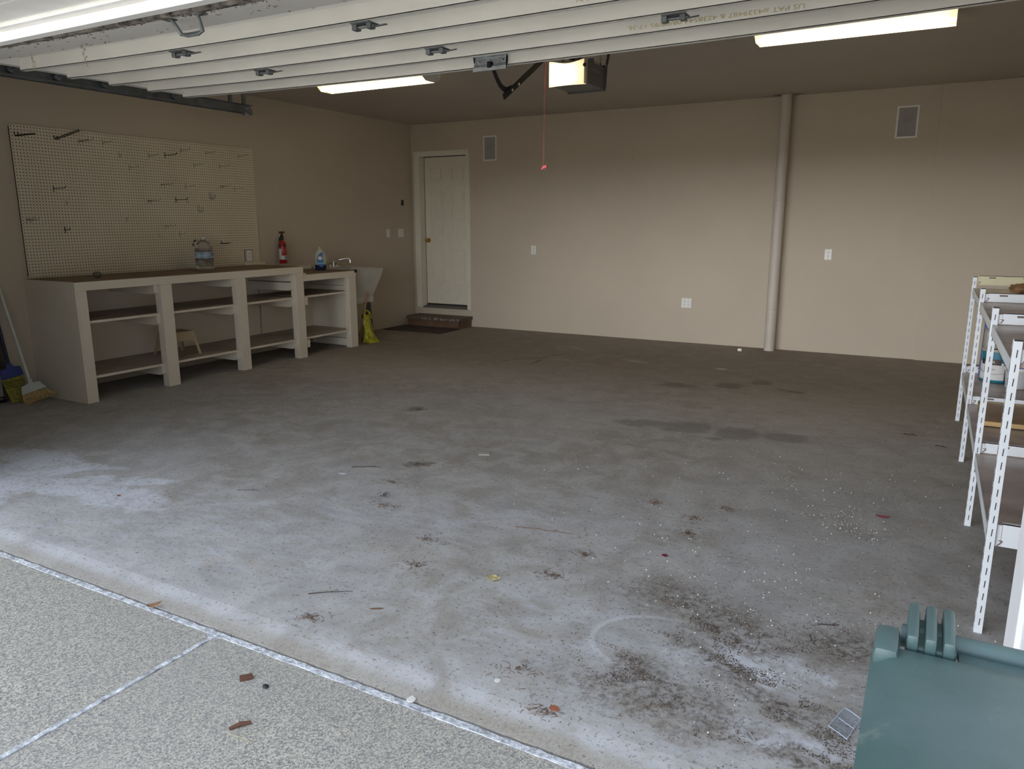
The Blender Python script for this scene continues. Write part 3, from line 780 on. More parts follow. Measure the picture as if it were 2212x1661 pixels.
# ------------------------------------------------------------------ wall plates, grilles
def grille(x0, x1, z0, z1, label):
    t = empty('wall_grille', ((x0 + x1) / 2, 0, z0)); cx = (x0 + x1) / 2; y = 0
    mb = MB(); w, h_ = x1 - x0, z1 - z0; f = .018
    for b_ in ((-w/2, 0, w/2, f), (-w/2, h_ - f, w/2, h_), (-w/2, f + .0003, -w/2 + f, h_ - f - .0003), (w/2 - f, f + .0003, w/2, h_ - f - .0003)): mb.box(b_[0], -.008, b_[1], b_[2], 0, b_[3])
    mb.build('frame', M_white, t, bevel=.002)
    mb = MB(); mb.box(-w/2 + f, -.004, f, w/2 - f, 0, h_ - f)
    for k in range(14):
        z = f + (h_ - 2 * f) * (k + .5) / 14
        mb.box(-w/2 + f, -.0048, z - .002, w/2 - f, -.003, z + .002)
    mb.build('mesh_panel', mat('grille_grey', (.34, .33, .31), .7), t)
    tag(t, label, 'wall grille', 'rectangular grilles high on the back wall')
grille(1.180, 1.382, 2.224, 2.541, 'white framed grey wall grille beside the back door')
grille(6.075, 6.277, 2.256, 2.570, 'white framed grey wall grille right of the drain pipe')
def plate(name, cat, c, gangs, wall, label, typ='outlet', tilt=0.0):
    t = empty(name, c); w = .07 * gangs + (.002 if gangs > 1 else 0) - (.0 if gangs == 1 else .024); h_ = .114
    if wall == 'left': t.rotation_euler = (0, 0, PI / 2)
    mb = MB(); mb.box(-w/2, -.006, -h_/2, w/2, 0, h_/2, bev=.002); mb.build('cover_plate', M_white, t)
    for gk in range(gangs):
        cx = (gk - (gangs - 1) / 2) * .046
        if typ == 'outlet':
            mb = MB(); mb.box(cx - .017, -.0085, -.034, cx + .017, -.004, .034, bev=.0015)
            for dz in (-.019, .017):
                mb.box(cx - .008, -.0092, dz, cx - .005, -.0083, dz + .010, mi=1); mb.box(cx + .005, -.0092, dz, cx + .008, -.0083, dz + .010, mi=1)
                mb.box(cx - .003, -.0092, dz - .009, cx + .003, -.0083, dz - .003, mi=1)
            mb.build('receptacle', [M_white, M_dark], t)
        else:
            mb = MB(); mb.box(cx - .016, -.0085, -.033, cx + .016, -.004, .033, bev=.0015); mb.box(cx - .013, -.011, -.004, cx + .013, -.008, .030)
            mb.build('rocker', M_white, t)
        for dz in (-.048, .048):
            mb = MB(); mb.box(cx - .003, -.0072, dz - .003, cx + .003, -.0058, dz + .003)
            mb.build('screw', M_dark, t)
    tag(t, label, cat)
plate('wall_outlet', 'outlet', (1.935, 0, 1.072), 1, 'back', 'white single outlet on the back wall right of the door')
plate('wall_outlet', 'outlet', (4.002, 0, .477), 2, 'back', 'white double outlet low on the back wall left of the pipe')
plate('wall_outlet', 'outlet', (5.538, 0, 1.080), 1, 'back', 'white single outlet on the back wall right of the pipe')
plate('light_switch', 'light switch', (0, -.578, 1.286), 1, 'left', 'white single switch plate on the left wall above the sink side', 'switch')
plate('light_switch', 'light switch', (0, -.293, 1.286), 2, 'left', 'white double switch plate on the left wall nearest the door', 'switch')
mb = MB(); mb.box(0, -.268, 1.66, .012, -.222, 1.735, bev=.003)
tag(recenter(mb.build('wall_button', M_blackp)), 'small black opener button on the left wall above the switches', 'button')

# ------------------------------------------------------------------ pegboard
PY0, PY1, PZ0 = -5.375, -2.89, .978
pb = empty('pegboard', (0.02, PY0, PZ0))
mb = MB(); mb.box(-.006, 0, 0, 0, PY1 - PY0, 1.222); mb.build('perforated_panel', M_peg, pb)
mb = MB()
mb.box(-.02, 0, .02, -.006, .02, 1.2); mb.box(-.02, PY1 - PY0 - .02, .02, -.006, PY1 - PY0, 1.2); mb.box(-.02, 0, .02, -.006, PY1 - PY0, .05); mb.box(-.02, 0, 1.17, -.006, PY1 - PY0, 1.2)
mb.build('batten', mat('brown_batten', (.14, .08, .05), .8), pb)
tag(pb, 'large white pegboard screwed to the left wall above the workbench', 'pegboard')
# recessed outlet through the pegboard and a small wood block
t = empty('wall_outlet', (.022, -3.045, 1.078)); t.rotation_euler = (0, 0, PI / 2)
mb = MB(); mb.box(-.058, -.002, -.062, .058, 0, .062); mb.build('cutout_plate', mat('outlet_dim', (.5, .46, .4), .5), t)
mb = MB(); mb.box(-.035, -.006, -.057, .035, -.002, .057, bev=.0015); mb.box(-.017, -.0085, -.034, .017, -.005, .034)
for dz in (-.019, .017):
    mb.box(-.008, -.0092, dz, -.005, -.0083, dz + .01, mi=1); mb.box(.005, -.0092, dz, .008, -.0083, dz + .01, mi=1)
mb.build('cover_plate', [M_white, M_dark], t)
mb = MB(); mb.box(-.058, -.004, .058, .058, 0, .062, mi=0); mb.box(-.062, -.004, -.062, -.058, 0, .062); mb.build('cutout_edge', M_dark, t)
tag(t, 'white outlet set in a cut-out at the lower right of the pegboard', 'outlet')
mb = MB(); mb.box(.0, -3.115, .976, .05, -2.845, 1.0, bev=.002)
tag(recenter(mb.build('wood_block', M_pw)), 'white painted wood strip lying at the pegboard foot, right end of benchtop', 'wood strip')

# hooks: base (y, z) on the board, reach out of the wall, style
def hook(y, z, L, style, m, label, dy=0.0, dz=0.0):
    t = empty('pegboard_hook', (.02, y, z)); L *= 1.25 if style in ('single', 'double') else 1.0
    mb = MB()
    r = .0022 if m is not M_black else .003
    if style == 'single':
        mb.tube([(.0, 0, .0), (.006, 0, .0), (.012, 0, -.003), (L * .9, dy * .9, .0), (L * .97, dy, .004), (L, dy, .018)], r, 6)
        mb.tube([(-.004, 0, .022), (.005, 0, .022), (.006, 0, -.022), (.002, 0, -.028)], r, 6)
    elif style == 'double':
        for s in (-.012, .012):
            mb.tube([(.003, s, 0), (L * .8 + s * 1.2, s + dy * .8, .0), (L * .92 + s * 1.2, s + dy, .006), (L + s * 1.2, s + dy, .020)], r, 6)
            mb.tube([(.004, s * 1.4, .005), (.004, s * 1.4, -.028)], r, 6)
        mb.box(.001, -.02, -.005, .005, .02, .006); mb.tube([(L * .45, -.012, 0), (L * .45, .012, 0)], r, 6)
    elif style == 'rods':      # long black twin-rod hanger with closed end
        a = .014
        loop = [(.01, -a, 0), (L - .015, -a + dy, .0), (L - .004, -a * .6 + dy, .0), (L, dy, 0), (L - .004, a * .6 + dy, .0), (L - .015, a + dy, .0), (.01, a, 0), (.004, 0, -.003)]
        loop = [(p[0], p[1], p[2] + dz * p[0] / L) for p in loop]
        mb.tube(loop, .0035, 6, closed=True)
        for s in (-a, a): mb.tube([(.004, s, .03), (.005, s, .006), (.012, s, 0)], .0035, 6)
    elif style == 'ucurl':
        for s in (-.010, .010):
            P = [(.003, s, .035), (.004, s, .0)] + [(.004 + .028 - .028 * math.cos(k * PI / 6), s, -.026 * math.sin(k * PI / 6)) for k in range(1, 7)]
            P += [(.064, s, .012)]
            mb.tube(P, r, 6)
        mb.tube([(.064, -.010, .012), (.066, 0, .018), (.064, .010, .012)], r, 6)
    elif style == 'u':
        mb.tube([(.004, 0, .028), (.006, 0, .004)] + [(.006 + .012 - .012 * math.cos(k * PI / 6), 0, -.012 * math.sin(k * PI / 6)) for k in range(1, 7)] + [(.030, 0, .018)], r, 6)
    elif style == 'wire':
        mb.tube([(.002, 0, .028), (.003, 0, 0), (.010, .012, -.001), (.016, .022, .004)], r * .8, 5)
    elif style == 'c':
        mb.tube([(.02 - .0 + .014 * math.cos(k * PI / 5 + .6), 0, .018 * math.sin(k * PI / 5 + .6)) for k in range(8)], r, 6)
        mb.tube([(0, 0, .0), (.008, 0, .0)], r, 6)
    elif style == 'clip':
        mb.tube([(.002, 0, .022), (.003, 0, .0), (L * .5, 0, -.004), (L, 0, .004)], [.003, .004, .006, .002], 6)
        mb.box(.0, -.012, -.008, .05, .012, .002)
    mb.build('wire_rod', m, t, smooth=True)
    tag(t, label, 'pegboard hook', 'hooks on the pegboard')
St, Bk = M_steel, M_black
HK = [(-5.33, 2.112, .26, 'rods', Bk, 'long black twin-rod hook at the far upper left of the pegboard', 0),
 (-5.012, 2.112, .20, 'rods', Bk, 'long black looped twin-rod hook angled upward near the upper left corner', .08, .07),
 (-4.80, 2.117, .12, 'double', St, 'steel double hook in the top row, just right of the black looped one', 0),
 (-4.60, 2.122, .11, 'single', St, 'single steel hook near the top, fourth from the left end', 0),
 (-4.155, 2.043, .11, 'single', St, 'single steel hook just left of the black upper-middle hook', 0),
 (-3.98, 2.060, .14, 'single', Bk, 'black single hook in the upper middle of the pegboard', 0),
 (-3.80, 2.120, .11, 'single', St, 'single steel hook close above the black upper-middle hook', 0),
 (-3.51, 2.116, .11, 'single', St, 'single steel hook near the top edge, second from the right', 0),
 (-3.095, 2.115, .12, 'single', St, 'single steel hook at the upper right corner of the pegboard', 0),
 (-3.66, 1.990, .11, 'single', St, 'single steel hook in the second row, left of a twin neighbour', 0),
 (-3.35, 1.995, .115, 'single', St, 'single steel hook in the second row, near the right edge', 0),
 (-4.365, 1.925, .105, 'single', St, 'single steel hook below and left of the upper-middle group', 0),
 (-5.085, 1.712, .145, 'single', Bk, 'black single hook alone at the left, a third of the way down', 0),
 (-4.035, 1.785, .10, 'double', St, 'steel double hook at the centre of the pegboard', 0),
 (-3.775, 1.782, .11, 'single', St, 'single steel hook just right of the central double hook', 0),
 (-3.335, 1.795, .085, 'double', St, 'steel double hook right of centre, near the right edge', 0),
 (-3.175, 1.778, .11, 'single', St, 'single steel hook mid-height by the right edge', 0),
 (-4.19, 1.632, .105, 'double', St, 'steel double hook a row below the central double hook', 0),
 (-3.905, 1.648, .14, 'single', Bk, 'black single hook just below the board centre', 0),
 (-3.49, 1.690, .06, 'ucurl', St, 'upper of two curled steel tool holders right of centre', 0),
 (-3.65, 1.560, .06, 'ucurl', St, 'lower of two curled steel tool holders right of centre', 0),
 (-5.32, 1.455, .10, 'double', St, 'steel double hook low at the left edge of the pegboard', 0),
 (-4.995, 1.590, .03, 'u', St, 'small steel U hook left of centre', 0),
 (-4.455, 2.02, .03, 'u', St, 'small steel U hook left of the upper-middle group', 0),
 (-5.03, 1.372, .06, 'single', Bk, 'short black hook low on the left part of the pegboard', 0),
 (-4.45, 1.455, .03, 'c', St, 'small curled C-shaped steel hook in the lower left middle', 0),
 (-4.035, 1.398, .085, 'double', St, 'steel double hook in the lower middle, above the water bottle side', 0),
 (-3.90, 1.322, .07, 'single', St, 'short steel hook just above the water bottle', 0),
 (-4.135, 1.30, .03, 'wire', St, 'small bent wire hook low in the middle of the pegboard', 0),
 (-3.78, 1.63, .03, 'wire', St, 'small bent wire hook right of the lower black hook', 0),
 (-3.40, 1.222, .15, 'clip', Bk, 'dark flat clip hook sticking out right of the water bottle', 0)]
for h_ in HK: hook(*h_)

# ------------------------------------------------------------------ workbench (tall) and lower extension
def bench(name, loc, y0, y1, zt, posts, label, right=False, shelves=True):
    t = empty(name, (0, y0, 0)); o_ = Vector((0, y0, 0))
    mb = MB(); mb.box(.012, y0 + (.026 if y0 < -5 else .004), zt - .02, .69, y1, zt); rebase(mb.build('benchtop', M_ply, t), o_)
    mb = MB(); mb.box(.662, y0 + (.001 if y0 < -5 else 0), zt - .0715, .70, y1, zt - .004)
    mb.box(.70, y0, zt - .028, .702, y1, zt - .026)
    rebase(mb.build('face_rail', M_pw, t, bevel=.003), o_)
    for (a, b_) in posts:
        mb = MB(); mb.box(.657, a, 0, .70, b_, zt - .072); mb.box(.62, a, 0.0, .657, a + .038, zt - .072)
        rebase(mb.build('post', M_pw, t, bevel=.003), o_)
    for z in (.207, .655):
        mb = MB(); mb.box(.02, y0 + .02, z - .018, .655, y1 - (.012 if right else .0), z)
        rebase(mb.build('shelf', M_shelf, t), o_)
    mb = MB(); mb.box(.004, y0 + .02, .06, .018, y1 - .01, zt - .022); rebase(mb.build('back_panel', M_pw, t), o_)
    return t, o_
M_shelf = mat('shelf_board', (.42, .36, .31), .55, noise=.08, nscale=4)
wb, wo = bench('workbench', None, -5.42, -2.94, .975, [(-5.40, -5.325), (-4.665, -4.55), (-3.83, -3.722), (-3.055, -2.942)], '')
tag(wb, 'long white painted workbench with a brown top and open shelves along the left wall', 'workbench')
def cleat(t, o_, y, z, x0=.02, w=.036, h_=.085, taper=True):
    mb = MB()
    mb.prism([(x0, y - w, z - h_), (.62, y - w, z - h_), (.655, y - w, z - h_ + .012), (.655, y - w, z), (x0, y - w, z)], (0, w, 0))
    rebase(mb.build('cleat', M_pw, t, bevel=.002), o_)
for y in (-4.66, -3.825, -3.05):
    for z in (.905, .636, .188): cleat(wb, wo, y, z)
cleat(wb, wo, -3.05, .81)
mb = MB(); mb.box(.10, -5.42, 0, .700, -5.4005, .903); mb.box(.0, -5.414, 0, .098, -5.3945, .973); mb.box(.10, -5.42, .9035, .66, -5.3995, .973); rebase(mb.build('side_panel', M_pw, wb), wo)
# front edges of the shelves (white)
for z in (.207, .655):
    mb = MB(); mb.box(.655, -5.325, z - .019, .661, -2.942, z + .001); rebase(mb.build('shelf_edge', M_pw, wb), wo)
lb, lo = bench('workbench', None, -2.938, -2.10, .888, [(-2.225, -2.105)], '', right=True)
tag(lb, 'shorter lower white workbench section between the tall bench and the sink', 'workbench')
for z in (.80, .636, .188): cleat(lb, lo, -2.122, z)
cleat(lb, lo, -2.122, .71); cleat(lb, lo, -2.122, .09)
for z in (.207, .655):
    mb = MB(); mb.box(.655, -2.938, z - .019, .661, -2.225, z + .001); rebase(mb.build('shelf_edge', M_pw, lb), lo)
mb = MB(); mb.box(.02, -2.122, .04, .655, -2.106, .86); rebase(mb.build('side_panel', M_pw, lb), lo)
for z in (.815, .56, .10):
    mb = MB(); mb.box(.60, -2.935, z, .69, -2.885, z + .085); rebase(mb.build('rail_end', M_pw, lb, bevel=.004), lo)
mb = MB(); mb.box(.004, -2.93, .888, .022, -2.11, .935); rebase(mb.build('splash_strip', M_pw, lb), lo)
mb = MB(); mb.box(.69, -2.125, .862, .715, -2.088, .896, bev=.008); rebase(mb.build('corner_bumper', M_blackp, lb), lo)

# ------------------------------------------------------------------ things on the bench
# stone
mb = MB(); bmesh.ops.create_icosphere(mb.bm, subdivisions=3, radius=.034)
for v in mb.bm.verts: v.co = Vector((v.co.x, v.co.y * 1.05, v.co.z * .8 + .027))
o = mb.build('stone', mat('grey_stone', (.16, .15, .13), .8, noise=.15, bump=.3), smooth=True, loc=(.41, -5.035, .975)); tag(o, 'small round grey stone on the left end of the tall benchtop', 'stone')
# water bottle
def clear_mat(name, col, rough=.05, ior=1.33):
    m, nt, b = nodes_of(name); g = G(nt)
    b.inputs['Base Color'].default_value = rgba(col); b.inputs['Transmission Weight'].default_value = .92; b.inputs['Roughness'].default_value = rough; b.inputs['IOR'].default_value = ior
    tc = N(nt, 'ShaderNodeTexCoord').outputs['Object']; n1, _ = g.noise(tc, 30, 3)
    bp = N(nt, 'ShaderNodeBump'); bp.inputs['Strength'].default_value = .5; bp.inputs['Distance'].default_value = .004
    nt.links.new(n1, bp.inputs['Height']); nt.links.new(bp.outputs[0], b.inputs['Normal'])
    return m
M_clear = clear_mat('clear_water_plastic', (.88, .95, .95))
wbt = empty('water_bottle', (.235, -3.80, .975), .35)
mb = MB()
prof = [(.001, 0), (.060, .001), (.074, .010), (.076, .03)]
for k in range(6):
    z = .04 + k * .012; prof += [(.073, z), (.077, z + .006)]
prof += [(.076, .118), (.076, .185)]
for k in range(3):
    z = .192 + k * .012; prof += [(.071, z), (.074, z + .006)]
prof += [(.068, .235), (.055, .262), (.030, .280), (.019, .288), (.019, .300), (.001, .301)]
mb.lathe(prof, seg=28, sq=.25); mb.build('bottle_body', M_clear, wbt, smooth=True)
mb = MB(); mb.lathe([(.021, .298), (.0215, .300), (.0215, .315), (.019, .317), (0, .317)], seg=20); mb.build('cap', mat('clear_cap', (.55, .60, .60), .3), wbt, smooth=True)
mb = MB(); mb.tube([(-.03, -.018, .285), (-.06, -.03, .284), (-.082, -.04, .268), (-.086, -.042, .245), (-.078, -.035, .222)], .007, 8); hd_ = mb.build('handle', M_clear, wbt, smooth=True)
for pa, pb in (((-.060, -.03, .285), (-.079, -.038, .272)), ((-.085, -.042, .252), (-.082, -.039, .232))):
    mb = MB(); mb.tube([pa, pb], .0085, 8); mb.build('handle_mark', M_blackp, hd_)
mb = MB(); mb.lathe([(.0775, .108), (.0775, .178)], seg=28, sq=.25, mi=0); mb.lathe([(.0778, .104), (.0778, .110)], seg=28, sq=.25, mi=1); mb.lathe([(.0778, .176), (.0778, .182)], seg=28, sq=.25, mi=1)
lab = mb.build('label_band', [mat('pale_blue_label', (.36, .50, .60), .4, noise=.2, nscale=30), mat('dark_red_line', (.16, .01, .03), .5)], wbt, smooth=True)
lab['label'] = 'pale blue label with dark red borders'
text('label_lettering', 'CRYSTAL', .020, mat('navy_print', (.02, .06, .14), .5), lab, (.0795, .006, .155), (PI / 2, 0, PI / 2 + .05), .95)
text('label_lettering', 'GEYSER', .016, mat('navy_print', (.02, .06, .14), .5), lab, (.0795, .006, .135), (PI / 2, 0, PI / 2 + .05), .95)
tag(wbt, 'clear gallon water bottle with a blue label on the tall benchtop', 'water bottle')
# wall mounted extinguisher
fx = empty('fire_extinguisher', (.10, -2.625, .976))
mb = MB(); mb.lathe([(.001, 0), (.038, .001), (.041, .006), (.041, .205), (.038, .225), (.028, .242), (.016, .252), (.013, .262), (.001, .262)], seg=24); mb.build('cylinder', M_red, fx, smooth=True)
mb = MB(); mb.lathe([(.0425, .192), (.0425, .206)], seg=24); mb.box(-.098, -.012, .10, -.088, .012, .29); mb.box(-.09, -.008, .19, -.03, .008, .208); mb.box(.036, -.004, .188, .052, .014, .209); mb.build('strap_bracket', M_blackp, fx)
mb = MB(); mb.lathe([(.016, .258), (.018, .27), (.016, .29), (.02, .30), (.013, .315), (.010, .335)], seg=14); mb.box(-.03, -.018, .27, .02, .018, .283); mb.build('valve', M_blackp, fx, smooth=False)
mb = MB(); mb.box(-.022, -.030, .335, .022, .030, .355, bev=.006); mb.build('push_handle', mat('dark_red_plastic', (.10, .01, .012), .4), fx)
mb = MB(); mb.lathe([(.0416, .045), (.0416, .165)], seg=12, a0=-1.9, a1=-.55); mb.lathe([(.0416, .045), (.0416, .088)], seg=12, a0=-.55, a1=1.1)
l_ = mb.build('label_sheet', M_lab, fx, smooth=True)
M_pr = mat('red_print', (.62, .30, .30), .5); M_bl = mat('blue_print', (.04, .10, .25), .5)
for k, (b_, s_) in enumerate((('ABC', .018), ('FIRE', .012), ('EXTINGUISHER', .0065), ('1 2 3', .012))):
    text('label_lettering', b_, s_, M_pr, l_, (.0426, .0 + .002, .155 - k * .018), (PI / 2, 0, PI / 2), 1.0)
mb = MB(); mb.box(.0412, .004, .062, .0432, .015, .078); mb.box(.040, .019, .062, .0425, .029, .078); mb.box(.0412, .006, .050, .0428, .026, .054); mb.build('label_mark', M_bl, l_)
fx.rotation_euler = (0, 0, -.55)
tag(fx, 'small red fire extinguisher strapped to the left wall above the bench end', 'fire extinguisher')
# dish soap
ds = empty('soap_bottle', (.33, -2.275, .888), -.80)
M_soap = mat('milky_clear_plastic', (.60, .64, .54), .25, noise=.03, Transmission_Weight=.2)
mb = MB(); mb.lathe([(.001, .062), (.050, .062), (.052, .10), (.052, .14), (.049, .17), (.040, .20), (.026, .225), (.015, .238), (.014, .25), (.001, .25)], seg=28, sx=.62, sy=1.25)
mb.build('bottle_body', M_soap, ds, smooth=True)
mb = MB(); mb.lathe([(.001, 0), (.046, .001), (.049, .006), (.052, .063), (.001, .063)], seg=28, sx=.62, sy=1.26)
q = mb.build('soap_level', mat('navy_soap', (.02, .035, .075), .12), ds, smooth=True); q['label'] = 'dark blue soap in the bottom quarter'
mb = MB(); mb.lathe([(.014, .248), (.015, .252), (.012, .262), (.008, .268), (0, .27)], seg=16); mb.build('cap', mat('cap_frost', (.55, .6, .5), .3), ds, smooth=True)
mb = MB(); mb.tube([(0, .046, .19), (0, .062, .165), (0, .066, .12), (0, .056, .085)], .007, 8); mb.build('handle', M_soap, ds, smooth=True)
# label, a leaf-shaped blue sticker
M_dblue = mat('label_blue', (.01, .09, .32), .35); M_lblue = mat('label_light_blue', (.10, .36, .58), .35)
def sticker(pts, x, m, parent, name, r=.0):
    mb = MB(); mb.prism([(x, a, b_) for a, b_ in pts], (.0012, 0, 0)); return mb.build(name, m, parent)
lf = sticker([(-.036, .092), (-.040, .120), (-.034, .150), (-.014, .183), (.010, .202), (.026, .206), (.030, .19), (.028, .15), (.032, .092)], .0318, M_dblue, ds, 'front_label')
sticker([(-.036, .070), (-.036, .092), (.032, .092), (.038, .070)], .0318, M_lblue, lf, 'light_band')
sticker([(-.030, .070), (-.016, .050), (.008, .036), (.030, .044), (.042, .070)], .0328, M_dblue, lf, 'lower_wave')
sticker([(-.003 + .026 * math.cos(k * PI / 8), .138 + .021 * math.sin(k * PI / 8)) for k in range(16)], .033, M_white, lf, 'logo_disc')
text('logo_lettering', 'DAWN', .017, mat('navy_print', (.02, .06, .14), .5), lf, (.0345, -.003, .138), (PI / 2, 0, PI / 2), 1.05)
tag(ds, 'dish soap bottle, clear with a blue label, on the lower benchtop by the faucet', 'soap bottle')

# ------------------------------------------------------------------ laundry tub
tb = empty('utility_sink', (.32, -1.79, 0)); TO = Vector((.32, -1.79, 0))
M_tub = mat('tub_plastic', (.55, .53, .47), .45, noise=.03)
def hull(mb, top, bot, z1, z0):
    pass
mb = MB()
tx0, tx1, ty0, ty1 = .03, .645, -2.075, -1.515
bx0_, bx1_, by0_, by1_ = .08, .565, -2.03, -1.64
lv = [((tx0, tx1, ty0, ty1), .885), ((tx0 + .01, tx1 - .012, ty0 + .01, ty1 - .015), .815), ((bx0_, bx1_, by0_, by1_), .545), ((bx0_ + .004, bx1_ - .002, by0_ + .004, by1_ - .002), .48)]
inner = [((tx0 + .12, tx1 - .02, ty0 + .02, ty1 - .02), .885), ((bx0_ + .09, bx1_ - .03, by0_ + .03, by1_ - .03), .56)]
def ring(mb, b_, z): return [mb.bm.verts.new(p) for p in ((b_[0], b_[2], z), (b_[1], b_[2], z), (b_[1], b_[3], z), (b_[0], b_[3], z))]
R1 = [ring(mb, b_, z) for b_, z in lv]; R2 = [ring(mb, b_, z) for b_, z in inner]
for A, B in zip(R1, R1[1:]):
    for k in range(4): mb.bm.faces.new((A[k], A[(k + 1) % 4], B[(k + 1) % 4], B[k]))
for k in range(4): mb.bm.faces.new((R1[0][k], R2[0][k], R2[0][(k + 1) % 4], R1[0][(k + 1) % 4])); mb.bm.faces.new((R2[0][k], R2[1][k], R2[1][(k + 1) % 4], R2[0][(k + 1) % 4]))
mb.bm.faces.new(R2[1]); mb.bm.faces.new(R1[-1][::-1])
rebase(mb.build('basin', M_tub, tb, bevel=.008), TO)
mb = MB(); mb.box(.02, ty0, .885, .045, ty1 - .02, .905); mb.box(bx0_ - .002, by0_ - .002, .478, bx1_ + .003, by1_ + .003, .548); rebase(mb.build('apron_band', M_tub, tb, bevel=.003), TO)
for (lx, ly, sx, sy) in ((.535, -1.66, -1, -1), (.10, -1.66, 1, -1), (.535, -2.01, -1, 1), (.10, -2.01, 1, 1)):
    mb = MB(); w1, w0 = .105, .026
    mb.prism([(lx, ly, .0), (lx, ly + (w0 + .0) * sy, .0), (lx, ly + w1 * sy, .48), (lx, ly, .48)], (.004 * sx, 0, 0))
    mb.prism([(lx, ly, .0), (lx + w0 * sx, ly, .0), (lx + w1 * sx, ly, .48), (lx, ly, .48)], (0, .004 * sy, 0))
    for v in mb.bm.verts:
        if v.co.z < .1: v.co.y += -.035 * sy * 0 + (.05 if ly > -1.8 else -.02); v.co.x += 0
    rebase(mb.build('leg', mat('dark_leg_metal', (.045, .055, .065), .45, .3), tb), TO)
fc = MB()
fc.box(.07, -1.895, .885, .13, -1.715, .900, bev=.004)
for y in (-1.865, -1.745): fc.lathe([(.018, 0), (.016, .01), (.014, .025), (.022, .03), (.024, .042), (.016, .050), (0, .052)], .10, y, .90, 14)
fau = rebase(fc.build('faucet', M_chrome, tb, smooth=True), TO)
mb = MB(); mb.tube([(.10, -1.805, .895), (.10, -1.805, .945), (.105, -1.80, .965), (.125, -1.79, .975), (.19, -1.745, .990), (.245, -1.705, 1.0), (.262, -1.693, .995), (.268, -1.688, .975), (.268, -1.688, .945)], [.013, .012, .010, .009, .009, .009, .009, .010, .012], 10)
sp_ = rebase(mb.build('spout', M_chrome, fau, smooth=True), TO)
tag(tb, 'grey-white plastic utility sink on dark metal legs at the left wall', 'sink')
# things under the sink: extinguisher, yellow bag, wooden handle
ex2 = empty('fire_extinguisher', (.405, -1.615, 0), -.7)
mb = MB(); mb.lathe([(.001, 0), (.042, .001), (.045, .006), (.045, .27), (.040, .30), (.02, .325), (.014, .335), (.001, .335)], seg=22); mb.build('cylinder', M_red, ex2, smooth=True)
mb = MB(); mb.lathe([(.0456, .02), (.0456, .17)], seg=12, a0=-1.7, a1=.9, mi=0); mb.lathe([(.0456, .195), (.0456, .265)], seg=12, a0=-1.7, a1=.9, mi=0)
mb.build('label_sheet', M_lab, ex2, smooth=True)
mb = MB(); mb.lathe([(.014, .33), (.016, .35), (.012, .375)], seg=10); mb.tube([(0, 0, .375), (.015, .02, .40), (.035, .055, .43)], .006, 6); mb.tube([(0, 0, .37), (.02, .03, .365), (.05, .085, .34)], .006, 6); mb.build('valve_lever', M_galv, ex2, smooth=True)
mb = MB(); mb.tube([(0, .012, .35), (.05, .03, .335), (.055, .01, .27), (.048, -.01, .20)], .006, 8); mb.build('hose', M_blackp, ex2, smooth=True)
tag(ex2, 'larger red fire extinguisher standing on the floor under the sink', 'fire extinguisher')
mb = MB(); nseg = 26; rows_ = []
random.seed(9)
for (z, r, cx, cy) in ((.004, .115, .0, .03), (.05, .095, -.005, .01), (.12, .075, -.01, -.01), (.22, .062, -.02, -.02), (.30, .05, -.02, -.03), (.34, .036, -.02, -.03)):
    row = []
    for k in range(nseg):
        a = 2 * PI * k / nseg; rr = r * (.9 + .16 * math.sin(5 * a + z * 14) + .10 * math.sin(11 * a - z * 20) + .05 * random.uniform(-1, 1))
        row.append(mb.bm.verts.new((cx + rr * math.cos(a) * .75, cy + rr * math.sin(a), z)))
    rows_.append(row)
for A, B in zip(rows_, rows_[1:]):
    for k in range(nseg): mb.bm.faces.new((A[k], A[(k + 1) % nseg], B[(k + 1) % nseg], B[k]))
mb.bm.faces.new(rows_[0][::-1]); mb.bm.faces.new(rows_[-1])
mb.tube([(-.02, -.07, .30), (-.02, -.06, .38), (-.02, -.02, .395), (-.02, .03, .36), (-.02, .045, .29)], [.018, .014, .012, .014, .02], 8)
o = mb.build('plastic_bag', mat('yellow_plastic_bag', (.36, .33, .015), .4, noise=.25, nscale=22, bump=.6, bscale=25), smooth=True, loc=(.645, -1.825, 0)); tag(o, 'crumpled yellow plastic bag on the floor under the sink front', 'plastic bag')
mb = MB(); mb.tube([(.525, -1.875, .0), (.605, -1.795, .60)], .0125, 10)
tag(recenter(mb.build('wooden_stick', mat('pinkish_wood', (.42, .22, .14), .6), smooth=True)), 'plain round wooden stick standing up under the sink beside the yellow bag', 'stick')

# ------------------------------------------------------------------ stool on the lower shelf
st = empty('step_stool', (.335, -4.28, .207), -.12)
M_st = mat('tan_plastic', (.56, .44, .28), .45, noise=.03)
tw, fw = .115, .152; hh = .222
mb = MB()
mb.box(-tw, -tw, hh - .012, tw, tw, hh, bev=.006); mb.build('seat', M_st, st)
for s in range(4):
    # arched apron that runs down into two legs: one splayed side each
    mb = MB(); pts = [(-tw, hh - .003), (tw, hh - .003), (fw, 0), (fw - .024, 0), (fw - .034, .06), (fw - .046, hh * .50), (fw - .062, hh * .585), (fw - .09, hh * .615)]
    pts += [(-u_, z_) for (u_, z_) in pts[:1:-1]]
    rot = Matrix.Rotation(s * PI / 2, 4, 'Z')
    a_ = []; b2 = []
    for (u, z) in pts:
        off = tw + (fw - tw) * (1 - z / hh)
        a_.append(mb.bm.verts.new(rot @ Vector((u, -off, z)))); b2.append(mb.bm.verts.new(rot @ Vector((u, -off + .004, z))))
    mb.bm.faces.new(a_); mb.bm.faces.new(b2[::-1])
    for k in range(len(pts)): mb.bm.faces.new((a_[k], b2[k], b2[(k + 1) % len(pts)], a_[(k + 1) % len(pts)]))
    mb.build('leg_panel', M_st, st)
tag(st, 'small tan plastic step stool on the lower shelf of the workbench', 'stool')

